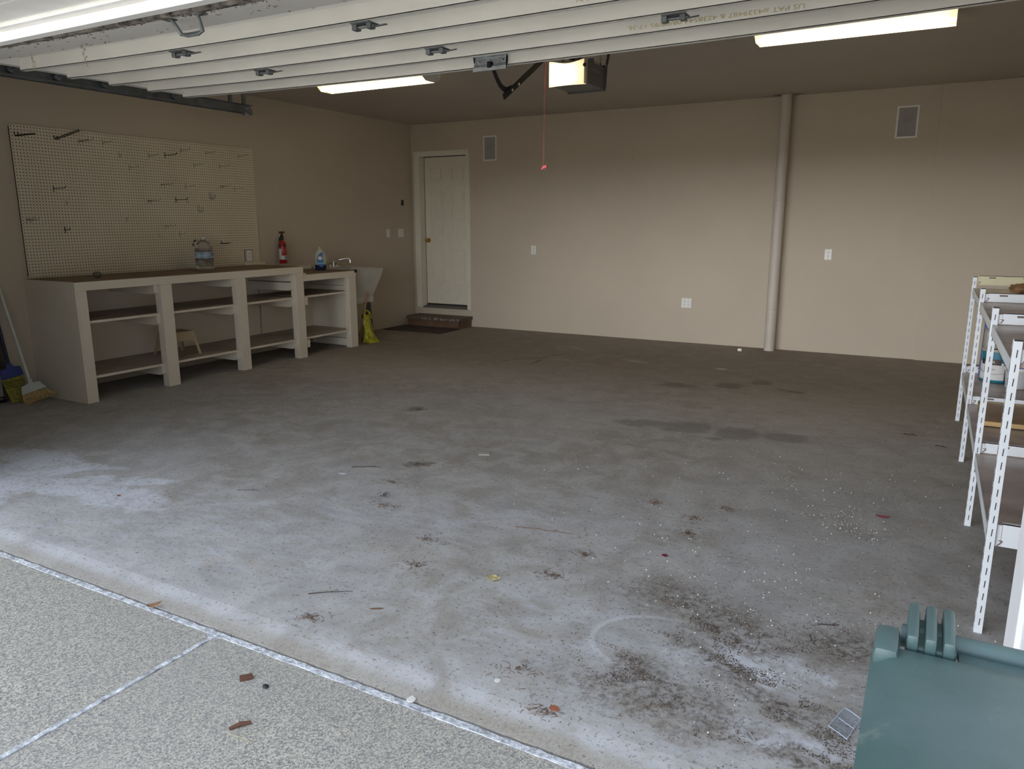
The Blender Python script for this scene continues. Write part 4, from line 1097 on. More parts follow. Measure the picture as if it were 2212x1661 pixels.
# ------------------------------------------------------------------ brooms
def broom(p_foot, p_top, face, cap_m, br_m, h_m, cap_pts, br_pts, label, bands=False, th=.035):
    t = empty('broom', p_foot)
    P0 = Vector(p_foot); P1 = Vector(p_top); ax_ = (P1 - P0).normalized(); side = Vector(face).normalized(); side = (side - ax_ * side.dot(ax_)).normalized(); nrm = ax_.cross(side)
    def W(u, v, w): return side * u + ax_ * v + nrm * w
    mb = MB(); mb.tube([W(0, cap_pts[-1][1] - .03, 0), W(0, (P1 - P0).length, 0)], .0125, 10); mb.build('handle', h_m, t, smooth=True)
    def slab(pts, th0, name, m):
        mb = MB()
        L = [mb.bm.verts.new(W(u, v, -th0 / 2)) for u, v in pts]; R_ = [mb.bm.verts.new(W(u, v, th0 / 2)) for u, v in pts]
        mb.bm.faces.new(L); mb.bm.faces.new(R_[::-1])
        for k in range(len(pts)): mb.bm.faces.new((L[k], R_[k], R_[(k + 1) % len(pts)], L[(k + 1) % len(pts)]))
        return mb.build(name, m, t, bevel=.004)
    slab(cap_pts, th, 'head_cap', cap_m)
    mb = MB(); random.seed(4)
    (u0, u1, v1), (b0, b1, s0, s1) = br_pts
    n = 46
    for k in range(n):
        f = k / (n - 1)
        for w in (-.011, 0, .011):
            ft = f + random.uniform(-.01, .01)
            ub = b0 + (b1 - b0) * ft; ut = u0 + (u1 - u0) * f; vb = s0 + (s1 - s0) * ft + random.uniform(0, .006)
            mb.tube([W(ut, v1 + .004, w), W(ub, vb, w * 1.5 + random.uniform(-.003, .003))], [.0025, .0018], 4)
    mb.build('bristles', br_m, t)
    if bands:
        mb = MB()
        for k in range(4):
            v = v1 - .022 - k * .016; f = (v1 - v) / (v1 - min(s0, s1)); a = u0 + (b0 - u0) * f; c = u1 + (b1 - u1) * f
            mb.tube([W(a - .003, v, -.018), W(c + .003, v, -.018), W(c + .003, v, .018), W(a - .003, v, .018)], .0022, 5, closed=True)
        mb.build('stitching', M_blackp, t)
    tag(t, label, 'broom')
    return t
broom((.30, -5.60, .004), (.045, -5.70, 1.30), (0.35, 1, 0), mat('grey_white_plastic', (.50, .52, .46), .4), mat('straw_tan', (.50, .36, .16), .7, noise=.2, nscale=60), mat('white_broom_handle', (.58, .60, .54), .4),
      [(-.085, .085), (.10, .105), (.062, .165), (.018, .168), (.014, .20), (-.018, .20), (-.018, .168), (-.072, .15)], ((-.08, .095, .09), (-.085, .16, -.004, .03)), 'angled broom with white head and tan bristles leaning by the bench end')
broom((.14, -5.66, .004), (.045, -5.74, 1.25), (0.25, 1, 0), mat('blue_plastic', (.02, .04, .22), .4), mat('straw_yellow', (.36, .32, .06), .7, noise=.2, nscale=60), mat('dark_blue_handle', (.008, .014, .045), .4),
      [(-.075, .195), (.085, .215), (.075, .285), (.03, .29), (.014, .325), (-.018, .325), (-.026, .285), (-.07, .275)], ((-.075, .08, .20), (-.04, .07, .0, .0)), 'blue-headed broom with yellow bristles, furthest left against the wall', True)

# ------------------------------------------------------------------ step and mat at the door
sb = empty('wooden_step', (.52, -.18, 0)); SO = Vector((.52, -.18, 0))
mb = MB(); mb.box(.09, -.345, .098, .985, -.012, .142, bev=.004); rebase(mb.build('tread', wood_material('step_tread', (.10, .065, .045), (.15, .10, .07), axis='x'), sb), SO)
mb = MB(); mb.box(.10, -.325, 0, .955, -.288, .098); rebase(mb.build('riser', M_brownwood, sb, bevel=.002), SO)
mb = MB(); mb.box(.935, -.270, 0, .968, -.02, .098); mb.box(.10, -.270, 0, .135, -.02, .098); rebase(mb.build('side_board', M_brownwood, sb, bevel=.002), SO)
mb = MB(); random.seed(8)
for k in range(60):
    x = random.uniform(.35, .98); w_ = random.uniform(.004, .02); y = -.346
    mb.box(x, y - .0008, .102 + random.uniform(0, .02), x + w_, y + .001, .118 + random.uniform(0, .02))
rebase(mb.build('worn_paint', mat('worn_paint_grey', (.34, .30, .27), .7, noise=.3), sb), SO)
tag(sb, 'low weathered brown wooden step in front of the back door', 'step')
mb = MB(); mb.box(.06, -.84, .0, 1.0, -.36, .010, bev=.003)
tag(recenter(mb.build('floor_mat', mat('dark_mat', (.07, .05, .045), .95, noise=.25, nscale=40, bump=.6))), 'dark brown rubber floor mat in front of the wooden step', 'floor mat')

# ------------------------------------------------------------------ boltless shelving on the right
M_sh = mat('white_enamel', (.76, .79, .82), .38, noise=.02)
M_shc = mat('cream_enamel', (.60, .56, .36), .42, noise=.02)
M_shb = mat('filmed_particle_board', (.46, .38, .34), .3, noise=.18, nscale=5, bump=.35, bscale=9)
PYs = [-2.69, -3.79, -4.92, -6.02]; SX0, SX1 = 6.806, 7.42
su = empty('shelving_unit', (7.1, -4.35, 0)); UO = Vector((7.1, -4.35, 0))
tag(su, 'long white boltless metal shelving unit with slotted posts along the right wall', 'shelving unit')
def slot_post(x, y, flip=1):
    mb = MB(); zt = 1.048; w = .024
    mb.box(x, y - .0015, 0, x + flip * w if flip > 0 else x, y + .0015, zt) if flip > 0 else mb.box(x - w, y - .0015, 0, x, y + .0015, zt)
    mb.box(x - .0015, y, 0, x + .0015, y + .034, zt)
    z = .03
    while z < zt - .02:
        a = x + flip * .012
        mb.prism([(a - .0018, y - .0022, z), (a + .0010, y - .0022, z), (a + .0020, y - .0022, z + .026), (a - .0008, y - .0022, z + .026)], (0, .0006, 0), mi=1)
        mb.box(x - .0023, y + .014, z, x - .0012, y + .019, z + .026, mi=1)
        z += .048
    # chipped top
    mb.box(min(x, x + flip * w), y - .002, zt - .004, max(x, x + flip * w), y + .002, zt + .0008, mi=1)
    rebase(mb.build('post', [M_sh, M_dark], su), UO)
for y in PYs:
    slot_post(SX0, y, 1); slot_post(SX1, y, -1)
def end_beam(y, z0, z1, m):
    mb = MB(); x0 = SX0 + .041; yb_ = y + .010
    mb.box(x0, yb_, z0, SX1 - .036, yb_ + .003, z1); mb.box(x0, yb_, z1 - .003, SX1 - .036, yb_ + .020, z1)
    xx = x0 + .055
    while xx < SX1 - .12:
        mb.box(xx, yb_ - .0008, z1 - .018, xx + .040, yb_ + .001, z1 - .009, mi=2)
        if z1 - z0 > .07: mb.box(xx, yb_ - .0008, z0 + .012, xx + .040, yb_ + .001, z0 + .019, mi=1)
        xx += .20
    # rivet tab
    mb.box(x0 - .016, yb_, z0, x0 + .001, yb_ + .0025, z1 - .006, mi=0)
    mb.prism([(x0 - .010, yb_ - .0014, z0 + .003), (x0 - .007, yb_ - .0014, z0 + .001), (x0 + .006, yb_ - .0014, z0 + .016), (x0 + .006, yb_ - .0014, z0 + .022), (x0 - .010, yb_ - .0014, z0 + .022), (x0 + .002, yb_ - .0014, z0 + .017)], (0, .0006, 0), mi=2)
    rebase(mb.build('cross_beam', [m, M_dark, mat('slot_brown', (.16, .12, .11), .8)], su, bevel=.0), UO)
for i, y in enumerate(PYs):
    end_beam(y, .972 if i else .99, 1.022 if i else 1.055, M_shc if i == 0 else M_sh)
    end_beam(y, (.362, .362, .366, .330)[i], (.412, .413, .416, .413)[i], M_sh)
for a, b_ in zip(PYs[1:], PYs[:-1]):
    for zz in (.968, .362):
        mb = MB(); mb.box(SX0 + .004, a + .03, zz - .045, SX0 + .007, b_ - .004, zz + .002); mb.box(SX0 + .004, a + .03, zz - .045, SX0 + .025, b_ - .004, zz - .042)
        rebase(mb.build('side_beam', M_sh, su), UO)
        mb = MB(); mb.box(SX1 - .007, a + .03, zz - .045, SX1 - .004, b_ - .004, zz + .002); rebase(mb.build('side_beam', M_sh, su), UO)
        mb = MB(); mb.box(SX0 + .008, a + .02, zz - .014, SX1 - .008, b_ - .004, zz)
        rebase(mb.build('shelf_board', M_shb, su), UO)

# things on the shelving
z0 = .364
pc = empty('paint_can', (7.005, -2.93, z0), -.22)
mb = MB(); mb.lathe([(.001, 0), (.100, .001), (.102, .004), (.102, .018)], seg=32, mi=1); mb.lathe([(.101, .018), (.101, .135)], seg=32, mi=0); mb.lathe([(.101, .135), (.101, .205)], seg=32, mi=1); mb.lathe([(.101, .205), (.104, .208), (.104, .222), (.098, .225), (.092, .218), (.001, .218)], seg=32, mi=2)
mb.build('can_body', [M_lab, mat('teal_label', (.01, .17, .25), .4), mat('tan_rim', (.40, .36, .28), .4)], pc, smooth=True)
mb = MB(); mb.lathe([(.1022, .12), (.1022, .158)], seg=10, a0=-2.55, a1=-1.25); bl = mb.build('logo_patch', mat('dark_brown_patch', (.05, .035, .025), .5), pc, smooth=True)
text('logo_lettering', 'BEHR', .026, M_white, bl, (-.033, -.0985, .139), (PI / 2, 0, -.30), 1.0)
text('can_lettering', 'PAINT & PRIMER', .010, mat('grey_print', (.2, .2, .22), .5), pc, (-.033, -.0990, .090), (PI / 2, 0, -.30), 1.0)
mb = MB(); mb.tube([(.1035 * math.cos(t), .1035 * math.sin(t), .088 - .030 * math.sin(max(0, min(1, (t + 3.0) / 2.6)) * PI)) for t in [-3.0 + k * 2.6 / 14 for k in range(15)]], .0012, 5)
mb.build('wire_handle', M_gdark, pc, smooth=True)
tag(pc, 'gallon paint can with teal and white label on the lower metal shelf', 'paint can')
jg = empty('plastic_jug', (6.982, -2.92, z0 + .2255))
mb = MB(); mb.lathe([(.001, 0), (.075, .001), (.078, .006), (.078, .10), (.070, .125), (.04, .145), (.022, .15), (.022, .165), (.001, .165)], seg=24, sq=.4)
mb.build('jug_body', mat('cloudy_plastic', (.40, .38, .31), .35, noise=.06), jg, smooth=True)
mb = MB(); mb.lathe([(.026, .155), (.026, .176), (0, .178)], seg=14); mb.build('cap', M_blackp, jg, smooth=True)
tag(jg, 'cloudy plastic jug with a dark cap standing on top of the paint can', 'jug')
mb = MB(); mb.box(6.905, -2.810, z0 + .0, 7.14, -2.725, z0 + .56, bev=.01)
for v in mb.bm.verts: v.co.x += (v.co.z - z0) * .01
tag(recenter(mb.build('storage_box', mat('blue_box', (.01, .07, .30), .4, noise=.05))), 'upright bright blue box behind the paint can on the lower shelf', 'box')
pl = empty('plastic_tub', (7.108, -3.13, z0))
mb = MB(); mb.lathe([(.001, 0), (.068, .001), (.078, .118)], seg=28, mi=0); mb.lathe([(.080, .118), (.088, .120), (.088, .138), (.08, .14)], seg=28, mi=1)
mb.build('tub_body', [mat('white_tub_label', (.55, .57, .58), .45), M_white], pl, smooth=True)
mb = MB(); mb.lathe([(.084, .139), (.086, .142), (.086, .150), (.078, .152), (.074, .146), (.001, .146)], seg=28); mb.build('lid', mat('blue_lid', (.03, .14, .40), .4), pl, smooth=True)
mb = MB(); mb.lathe([(.0775, .01), (.0795, .115)], seg=4, a0=2.6, a1=3.2); mb.build('blue_stripe', mat('blue_lid', (.03, .14, .40)), pl, smooth=True)
tag(pl, 'white plastic tub with a blue lid right of the paint can', 'tub')
wj = empty('plastic_jug', (7.250, -2.90, z0))
mb = MB(); mb.lathe([(.001, 0), (.082, .001), (.085, .008), (.085, .13), (.07, .165), (.035, .19), (.02, .195), (.02, .21), (.001, .21)], seg=24, sq=.4); mb.build('jug_body', M_white, wj, smooth=True)
mb = MB(); mb.tube([(-.02, -.02, .19), (-.055, -.055, .17), (-.066, -.062, .12), (-.058, -.056, .085)], .009, 8); mb.build('handle', M_white, wj, smooth=True)
tag(wj, 'white plastic jug with a moulded handle at the right edge of the lower shelf', 'jug')
mb = MB(); mb.lathe([(.0856, .008), (.0858, .034)], seg=24, sq=.4); mb.build('blue_base_band', mat('blue_tray', (.05, .22, .45), .4), wj, smooth=True)
fp = empty('framed_panel', (7.08, -4.08, z0))
mb = MB(); mb.box(6.865 - 7.08, -.245, .018, 7.38 - 7.08, .255, .024); mb.build('hardboard', mat('amber_hardboard', (.34, .19, .045), .3, noise=.12), fp)
mb = MB(); mb.box(6.862 - 7.08, -.27, .004, 7.385 - 7.08, -.245, .028); mb.box(6.862 - 7.08, .255, .004, 7.385 - 7.08, .275, .026); mb.box(6.862 - 7.08, -.245, .004, 6.875 - 7.08, .255, .024); mb.box(7.37 - 7.08, -.245, .004, 7.385 - 7.08, .255, .024)
mb.build('frame', wood_material('pine_strip', (.52, .34, .14), (.62, .42, .20), axis='x'), fp, bevel=.001)
for (x, y) in ((-.20, -.25), (.28, -.25), (-.20, .25), (.28, .25)):
    mb = MB(); mb.box(x - .01, y - .01, 0, x + .01, y + .01, .005)
    mb.build('pad', M_blackp, fp)
tag(fp, 'amber hardboard panel with a pine frame lying flat on the lower shelf', 'panel')
# crumpled leather gloves on the top shelf
random.seed(21)
gl = empty('work_glove', (7.08, -3.02, .968))
mb = MB(); bmesh.ops.create_icosphere(mb.bm, subdivisions=3, radius=1)
for v in mb.bm.verts:
    n_ = 1 + .16 * math.sin(7 * v.co.x + 3 * v.co.y) + .10 * math.sin(11 * v.co.z + 5 * v.co.x)
    v.co = Vector((v.co.x * .075 * n_, v.co.y * .06 * n_, max(-.9, v.co.z) * .032 * n_ + .032))
mb.build('palm', mat('tan_leather', (.30, .17, .075), .6, noise=.2, nscale=14), gl, smooth=True)
for k, (a, L) in enumerate(((.5, .10), (.2, .12), (-.05, .125), (-.3, .11))):
    mb = MB(); mb.tube([(.04, -.02 + k * .016, .03 + .005 * k), (.09, .0 + k * .018, .045), (.09 + L * .7, .01 + k * .02 + .03 * a, .036), (.09 + L, .02 + k * .02 + .04 * a, .020)], [.014, .013, .012, .009], 8)
    mb.build('finger', mat('dark_leather', (.07, .04, .025), .6, noise=.2), gl, smooth=True)
tag(gl, 'crumpled tan and dark leather work glove on the top metal shelf', 'glove')

# ------------------------------------------------------------------ green wheeled bin in front
bn = empty('garbage_bin', (6.86, -8.38, 0)); BO = Vector((6.86, -8.38, 0))
def bin_material():
    m, nt, b = nodes_of('green_bin_plastic'); g = G(nt)
    tc = N(nt, 'ShaderNodeTexCoord').outputs['Object']
    n1, _ = g.noise(tc, 3, 6, .6); n2, _ = g.noise(tc, 55, 4, .7); n3, _ = g.noise(tc, 16, 6, .7, .5)
    c = g.mix(g.rng(n1, .3, .7), (.045, .090, .088), (.085, .135, .14))
    c = g.mix(g.m('MULTIPLY', g.rng(n3, .58, .72), .45), c, (.19, .22, .19))
    c = g.mix(g.m('MULTIPLY', g.rng(n2, .70, .76), .5), c, (.32, .36, .30))
    nt.links.new(c, b.inputs['Base Color']); b.inputs['Roughness'].default_value = .42
    bp = N(nt, 'ShaderNodeBump'); bp.inputs['Strength'].default_value = .15; bp.inputs['Distance'].default_value = .002
    nt.links.new(n2, bp.inputs['Height']); nt.links.new(bp.outputs[0], b.inputs['Normal'])
    return m
M_bin = bin_material()
bx, bX, by, bY = 6.531, 7.13, -8.78, -8.020
mb = MB()
top = [(bx + .03, by + .06), (bX - .03, by + .06), (bX - .03, bY - .03), (bx + .03, bY - .03)]
botm = [(bx + .08, by + .14), (bX - .08, by + .14), (bX - .08, bY - .10), (bx + .08, bY - .10)]
A = [mb.bm.verts.new((x, y, .93)) for x, y in top]; B = [mb.bm.verts.new((x, y, .05)) for x, y in botm]
for k in range(4): mb.bm.faces.new((A[k], A[(k + 1) % 4], B[(k + 1) % 4], B[k]))
mb.bm.faces.new(A[::-1]); mb.bm.faces.new(B)
rebase(mb.build('body', M_bin, bn, bevel=.03), BO)
# lid: shallow domed shell with rounded edge, notched at the hinge corner
mb = MB(); n1_, n2_ = 30, 34; gridv = []
for i in range(n1_ + 1):
    row = []
    for j in range(n2_ + 1):
        u, v = i / n1_, j / n2_
        x = bx + (bX - bx) * u; y = by + (bY - by) * v
        ed = min(u, 1 - u) * (bX - bx); ey = min(v, 1 - v) * (bY - by); e = min(ed, ey)
        z = .935 + .018 * (1 - math.exp(-e / .012)) - .004 * math.cos(min(e / .05, 1) * PI) * 0
        # rounded plan corners
        cx_, cy_ = min(max(x, bx + .025), bX - .025), min(max(y, by + .025), bY - .025)
        d_ = math.hypot(x - cx_, y - cy_)
        if d_ > .025: x = cx_ + (x - cx_) * .025 / d_; y = cy_ + (y - cy_) * .025 / d_
        row.append(mb.bm.verts.new((x, y, z)))
    gridv.append(row)
for i in range(n1_):
    for j in range(n2_): mb.bm.faces.new((gridv[i][j], gridv[i + 1][j], gridv[i + 1][j + 1], gridv[i][j + 1]))
bnd = [gridv[i][0] for i in range(n1_)] + [gridv[n1_][j] for j in range(n2_)] + [gridv[i][n2_] for i in range(n1_, 0, -1)] + [gridv[0][j] for j in range(n2_, 0, -1)]
low = [mb.bm.verts.new((v.co.x, v.co.y, .905)) for v in bnd]
for k in range(len(bnd)): mb.bm.faces.new((bnd[k], bnd[(k + 1) % len(bnd)], low[(k + 1) % len(bnd)], low[k]))
lid = rebase(mb.build('lid', M_bin, bn, smooth=True), BO)
# hinge lugs wrapping the handle bar
for k in range(3):
    x = 6.5655 + k * .0185
    mb = MB(); mb.box(x, -8.036, .945, x + .0125, -7.945, .966, bev=.004)
    mb.tube([(x + .0062, -7.950, .955), (x + .0062, -7.940, .948), (x + .0062, -7.938, .935), (x + .0062, -7.945, .920)], .0062, 8)
    rebase(mb.build('hinge_lug', M_bin, bn, smooth=True), BO)
mb = MB(); mb.box(6.565, -8.03, .938, 6.617, -7.955, .950, bev=.003); rebase(mb.build('hinge_plate', M_bin, bn), BO)
mb = MB(); mb.box(6.5325, -8.068, .930, 6.5595, -8.004, .9590, bev=.009); rebase(mb.build('corner_block', M_bin, bn, smooth=True), BO)
mb = MB(); mb.tube([(6.56, -7.985, .938), (7.10, -7.985, .938)], .014, 14); mb.box(6.62, -8.02, .925, 7.04, -7.985, .938, bev=.003)
rebase(mb.build('handle_bar', M_bin, bn, smooth=True), BO)
for x in (6.60, 7.06):
    mb = MB(); mb.tube([(x - .02, -8.10, .10), (x + .02, -8.10, .10)], .095, 24); rebase(mb.build('wheel', M_blackp, bn), BO)
mb = MB(); mb.tube([(6.60, -8.10, .10), (7.06, -8.10, .10)], .01, 10); mb.box(6.62, -8.62, -.006, 7.04, -8.52, .06); rebase(mb.build('axle', M_black, bn), BO)
tag(bn, 'dark green wheeled garbage bin with ribbed lid hinge in the near right corner', 'bin')
bn.location.z = -.006

# ------------------------------------------------------------------ litter on the floor
def flake(name, pts, th, m, loc, label, cat, rot=0.0, z=0.001, curl=0.0, group=None):
    mb = MB(); mb.prism([(a, b_, 0) for a, b_ in pts], (0, 0, th))
    if curl:
        for v in mb.bm.verts: v.co.z += curl * (v.co.x ** 2 + v.co.y ** 2) * 40
    o = mb.build(name, m, loc=(loc[0], loc[1], z)); o.rotation_euler = (0, 0, rot); tag(o, label, cat, group); return o
M_leafy = mat('dry_leaf_yellow', (.52, .45, .22), .8, noise=.2, nscale=60)
M_leafb = mat('dry_leaf_brown', (.20, .11, .06), .8, noise=.2, nscale=60)
M_bark = wood_material('bark_chip', (.10, .045, .03), (.18, .08, .05), axis='x')
random.seed(31)
def ragged(rx, ry, n=12, j=.3): return [(rx * (1 + random.uniform(-j, j)) * math.cos(2 * PI * k / n), ry * (1 + random.uniform(-j, j)) * math.sin(2 * PI * k / n)) for k in range(n)]
flake('leaf', ragged(.032, .020, 14, .45), .0012, M_leafy, (5.108, -6.494), 'crumpled yellow dry leaf near the middle front of the garage floor', 'leaf', .4, .002, .3)
flake('petal', ragged(.013, .011, 8, .15), .002, mat('magenta_petal', (.16, .005, .04), .5), (5.65, -5.943), 'single dark magenta petal on the right half of the floor', 'petal', 0, .001, .3)
flake('leaf', ragged(.036, .010, 10, .2), .001, mat('dark_red_leaf', (.22, .05, .06), .7), (6.458, -5.0), 'narrow dark red leaf near the shelving posts', 'leaf', .35, .001, .2)
mb = MB(); mb.box(-.020, -.012, 0, .020, .012, .010, bev=.002)
o = mb.build('bark_chip', M_bark, loc=(4.743, -7.454, -.012)); o.rotation_euler = (0, 0, .9); tag(o, 'square reddish bark chip on the driveway below the joint', 'bark chip')
mb = MB(); mb.tube([(-.032, 0, .006), (0, .003, .008), (.03, -.002, .006)], [.005, .007, .005], 7)
o = mb.build('bark_chip', M_bark, loc=(4.915, -7.63, -.012)); o.rotation_euler = (0, 0, 1.05); tag(o, 'stick-shaped brown bark piece on the driveway near the bottom', 'bark chip')
mb = MB(); bmesh.ops.create_icosphere(mb.bm, subdivisions=2, radius=.009)
for v in mb.bm.verts: v.co.z = v.co.z * .6 + .005; v.co.x *= 1.3
tag(mb.build('pebble', mat('black_pebble', (.02, .02, .022), .6), smooth=True, loc=(4.834, -7.458, -.012)), 'small black pebble on the driveway beside the bark chip', 'pebble')
mb = MB(); mb.box(-.034, -.030, 0, .034, .030, .004, bev=.001)
o = mb.build('tile_chip', mat('pale_grey_chip', (.44, .42, .40), .6), loc=(4.19, -5.04, 0)); o.rotation_euler = (0, 0, .5); tag(o, 'flat square pale grey chip in the middle of the floor', 'chip')
mb = MB(); mb.box(-.022, -.016, 0, .022, .016, .028, bev=.004)
o = mb.build('white_block', M_white, loc=(4.73, -.322, 0)); tag(o, 'tiny white block on the floor left of the pipe foot', 'block')
flake('paper_scrap', ragged(.05, .022, 10, .35), .0012, mat('white_paper', (.55, .53, .50), .8), (4.81, -1.503), 'torn white paper scrap on the far floor left of the pipe', 'paper scrap', .2)
flake('paper_scrap', ragged(.026, .010, 8, .2), .0012, mat('bluish_paper', (.6, .62, .72), .8), (3.666, -5.766), 'small bluish-white paper scrap on the left middle floor', 'paper scrap', .3)
flake('tape_scrap', ragged(.016, .016, 9, .3), .002, M_white, (5.281, -7.294), 'small white scrap stuck on the threshold joint', 'scrap', 0, -.004)
flake('brick_flake', ragged(.016, .012, 7, .25), .003, mat('terracotta', (.34, .12, .06), .8), (5.687, -7.13), 'orange terracotta flake just inside the threshold', 'flake', 0)
flake('leaf', ragged(.03, .006, 8, .2), .001, M_leafb, (4.842, -6.911), 'long straight brown reed leaf on the front floor', 'leaf', .55, .001)
flake('leaf', ragged(.028, .012, 9, .4), .001, M_leafb, (4.075, -7.303), 'shrivelled brown leaf lying on the threshold joint at left', 'leaf', .6, -.004, .4)
flake('leaf', ragged(.012, .009, 8, .3), .001, mat('rust_leaf', (.25, .07, .03), .8), (2.86, -6.62), 'small rust coloured leaf on the white salt patch', 'leaf', .6, .001, .4)
flake('white_disc', [( .010 * math.cos(k * PI / 8), .010 * math.sin(k * PI / 8)) for k in range(16)], .0015, M_white, (5.468, -7.09), 'tiny round white disc on the floor near the threshold', 'disc', 0)
def twig(pts, r, loc, label, m=None, z=0.0):
    r *= .6; q_ = []
    for (p0, p1) in zip(pts, pts[1:]):
        for k in range(3):
            f_ = k / 3; q_.append((p0[0] + (p1[0] - p0[0]) * f_ + random.gauss(0, .0016), p0[1] + (p1[1] - p0[1]) * f_ + random.gauss(0, .0022), r + .0005 + p0[2] + (p1[2] - p0[2]) * f_))
    q_.append((pts[-1][0], pts[-1][1], r + .0005 + pts[-1][2]))
    mb = MB(); mb.tube(q_, [r * (1.15 - .6 * k / len(q_)) for k in range(len(q_))], 6)
    p_ = q_[len(q_) // 2]; mb.tube([p_, (p_[0] + .012, p_[1] + .016, p_[2] + .002), (p_[0] + .014, p_[1] + .028, p_[2])], r * .5, 5); o = mb.build('twig', m or mat('twig_brown', (.05, .035, .025), .8), smooth=True, loc=(loc[0], loc[1], z)); tag(o, label, 'twig'); return o
twig([(-.035, -.012, 0), (0, -.004, .002), (.02, .004, .001), (.035, .018, 0)], .0024, (6.348, -6.219), 'upper of two dark twigs by the green bin')
twig([(-.012, .035, 0), (-.008, .01, .002), (.006, -.015, .001), (.018, -.03, 0)], .0026, (6.312, -6.361), 'lower of two dark twigs by the green bin')
twig([(-.10, -.05, 0), (-.03, -.01, .002), (.02, .02, .001), (.06, .03, 0)], .0030, (3.736, -5.602), 'thin branching dark twig on the left middle floor')
twig([(-.13, -.02, 0), (0, .0, .003), (.08, .02, .001), (.16, .03, 0)], .0022, (5.05, -5.95), 'long thin reddish twig across the middle front floor', mat('twig_red', (.17, .08, .05), .8))
twig([(-.07, -.05, 0), (0, 0, .003), (.07, .05, 0)], .0026, (4.60, -6.90), 'straight brown twig on the front floor left of the reed leaf')
twig([(-.07, -.03, 0), (0, .01, .003), (.06, .02, 0)], .0018, (3.42, -6.23), 'thin dark curved twig beside the pale scraped line')
twig([(-.012, .14, 0), (0, .0, .0), (.004, -.12, 0)], .0030, (3.02, -2.05), 'straight thin dark sliver far back on the middle floor')
twig([(-.05, 0, 0), (-.01, .008, .0), (.03, -.004, 0)], .004, (6.539, -3.278), 'short black twig near the second shelving post')
twig([(-.04, 0.01, 0), (0, .0, .0), (.03, -.012, 0)], .004, (6.717, -3.49), 'short black twig right beside the second shelving post')
twig([(-.04, .0, 0), (0, .006, 0), (.04, .006, 0)], .0011, (4.95, -7.62 - .05), 'pale straw piece on the driveway below the bark piece', M_leafy, -.012)
# clear plastic wrapper
mb = MB(); q = [(6.418, -6.823), (6.45, -6.709), (6.497, -6.744), (6.47, -6.86)]
cx = sum(p[0] for p in q) / 4; cy = sum(p[1] for p in q) / 4
vs = [(p[0] - cx, p[1] - cy) for p in q]
for k in range(4):
    a, b_ = vs[k], vs[(k + 1) % 4]; mb.tube([(a[0], a[1], .003), ((a[0] + b_[0]) / 2, (a[1] + b_[1]) / 2, .0045), (b_[0], b_[1], .003)], .0013, 5)
a = ((vs[0][0] + vs[1][0]) / 2, (vs[0][1] + vs[1][1]) / 2); b_ = ((vs[2][0] + vs[3][0]) / 2, (vs[2][1] + vs[3][1]) / 2)
mb.tube([(a[0], a[1], .003), (b_[0], b_[1], .003)], .0012, 5)
mb.prism([(p[0], p[1], .002) for p in vs], (0, 0, .0006), mi=1)
tag(mb.build('plastic_wrapper', [mat('film_edge', (.50, .56, .66), .3), clear_mat('film', (.9, .95, 1.0), .05, 1.05)], loc=(cx, cy, 0)), 'small clear plastic wrapper lying beside the green bin', 'wrapper')

# uncountable litter, one object per kind
def scatter(name, label, cat, m, n, gen, shape):
    mb = MB()
    for _ in range(n):
        x, y, s = gen()
        if not (0.75 < x < 7.4 and -7.2 < y < -.05) or (x < 1.95 and y < -6.95) or (x > 6.75 and y < -6.95): continue
        shape(mb, x, y, s)
    o = mb.build(name, m); tag(o, label, cat, kind='stuff'); return o
def bead_shape(mb, x, y, s):
    r = bmesh.ops.create_icosphere(mb.bm, subdivisions=1, radius=s)
    for v in r['verts']: v.co += Vector((x, y, s * .95))
from mathutils import noise as mnoise
def clump(x, y, f=7.0, t=.0): return mnoise.fractal(Vector((x * f, y * f * 1.4, 3.1)), 1.0, 2.2, 4) > t
def crumb_shape(mb, x, y, s):
    a = random.uniform(0, PI); h_ = s * random.uniform(.3, .8); c_, d_ = math.cos(a) * s, math.sin(a) * s; e = random.uniform(.4, .9)
    pts = [(x + c_, y + d_), (x - d_ * e, y + c_ * e), (x - c_, y - d_), (x + d_ * e, y - c_ * e)]
    t_ = mb.bm.verts.new((x, y, h_)); v_ = [mb.bm.verts.new((p[0], p[1], 0.0)) for p in pts]
    for k in range(4): mb.bm.faces.new((v_[k], v_[(k + 1) % 4], t_))
def needle_shape(mb, x, y, s):
    a = random.uniform(0, PI); c_, d_ = math.cos(a) * s, math.sin(a) * s; b = random.uniform(-.4, .4)
    mb.tube([(x - c_, y - d_, .002), (x + b * d_, y - b * c_, .004), (x + c_, y + d_, .002)], .0009, 3)
random.seed(41)
BC = [((6.25, -5.15), .10, .10, 90), ((6.40, -5.25), .12, .08, 60), ((5.95, -4.75), .35, .25, 130), ((6.35, -4.6), .2, .3, 60), ((5.9, -5.9), .35, .22, 200), ((4.3, -3.9), 1.3, .9, 230), ((2.2, -4.6), .7, .5, 130), ((6.1, -6.2), .35, .25, 180), ((5.4, -5.0), 1.0, .8, 150), ((6.2, -6.8), .25, .15, 70)]
def gen_beads():
    tot = sum(b[3] for b in BC); r = random.uniform(0, tot)
    for (c_, sx, sy, w) in BC:
        r -= w
        if r <= 0: break
    return random.gauss(c_[0], sx), random.gauss(c_[1], sy), random.choice([.0010, .0012, .0013, .0015, .0018, .0026])
scatter('foam_beads', 'tiny white and cream foam beads scattered over the garage floor', 'foam beads', mat('foam_white', (.85, .82, .72), .6, noise=.02), 1100, gen_beads, bead_shape)
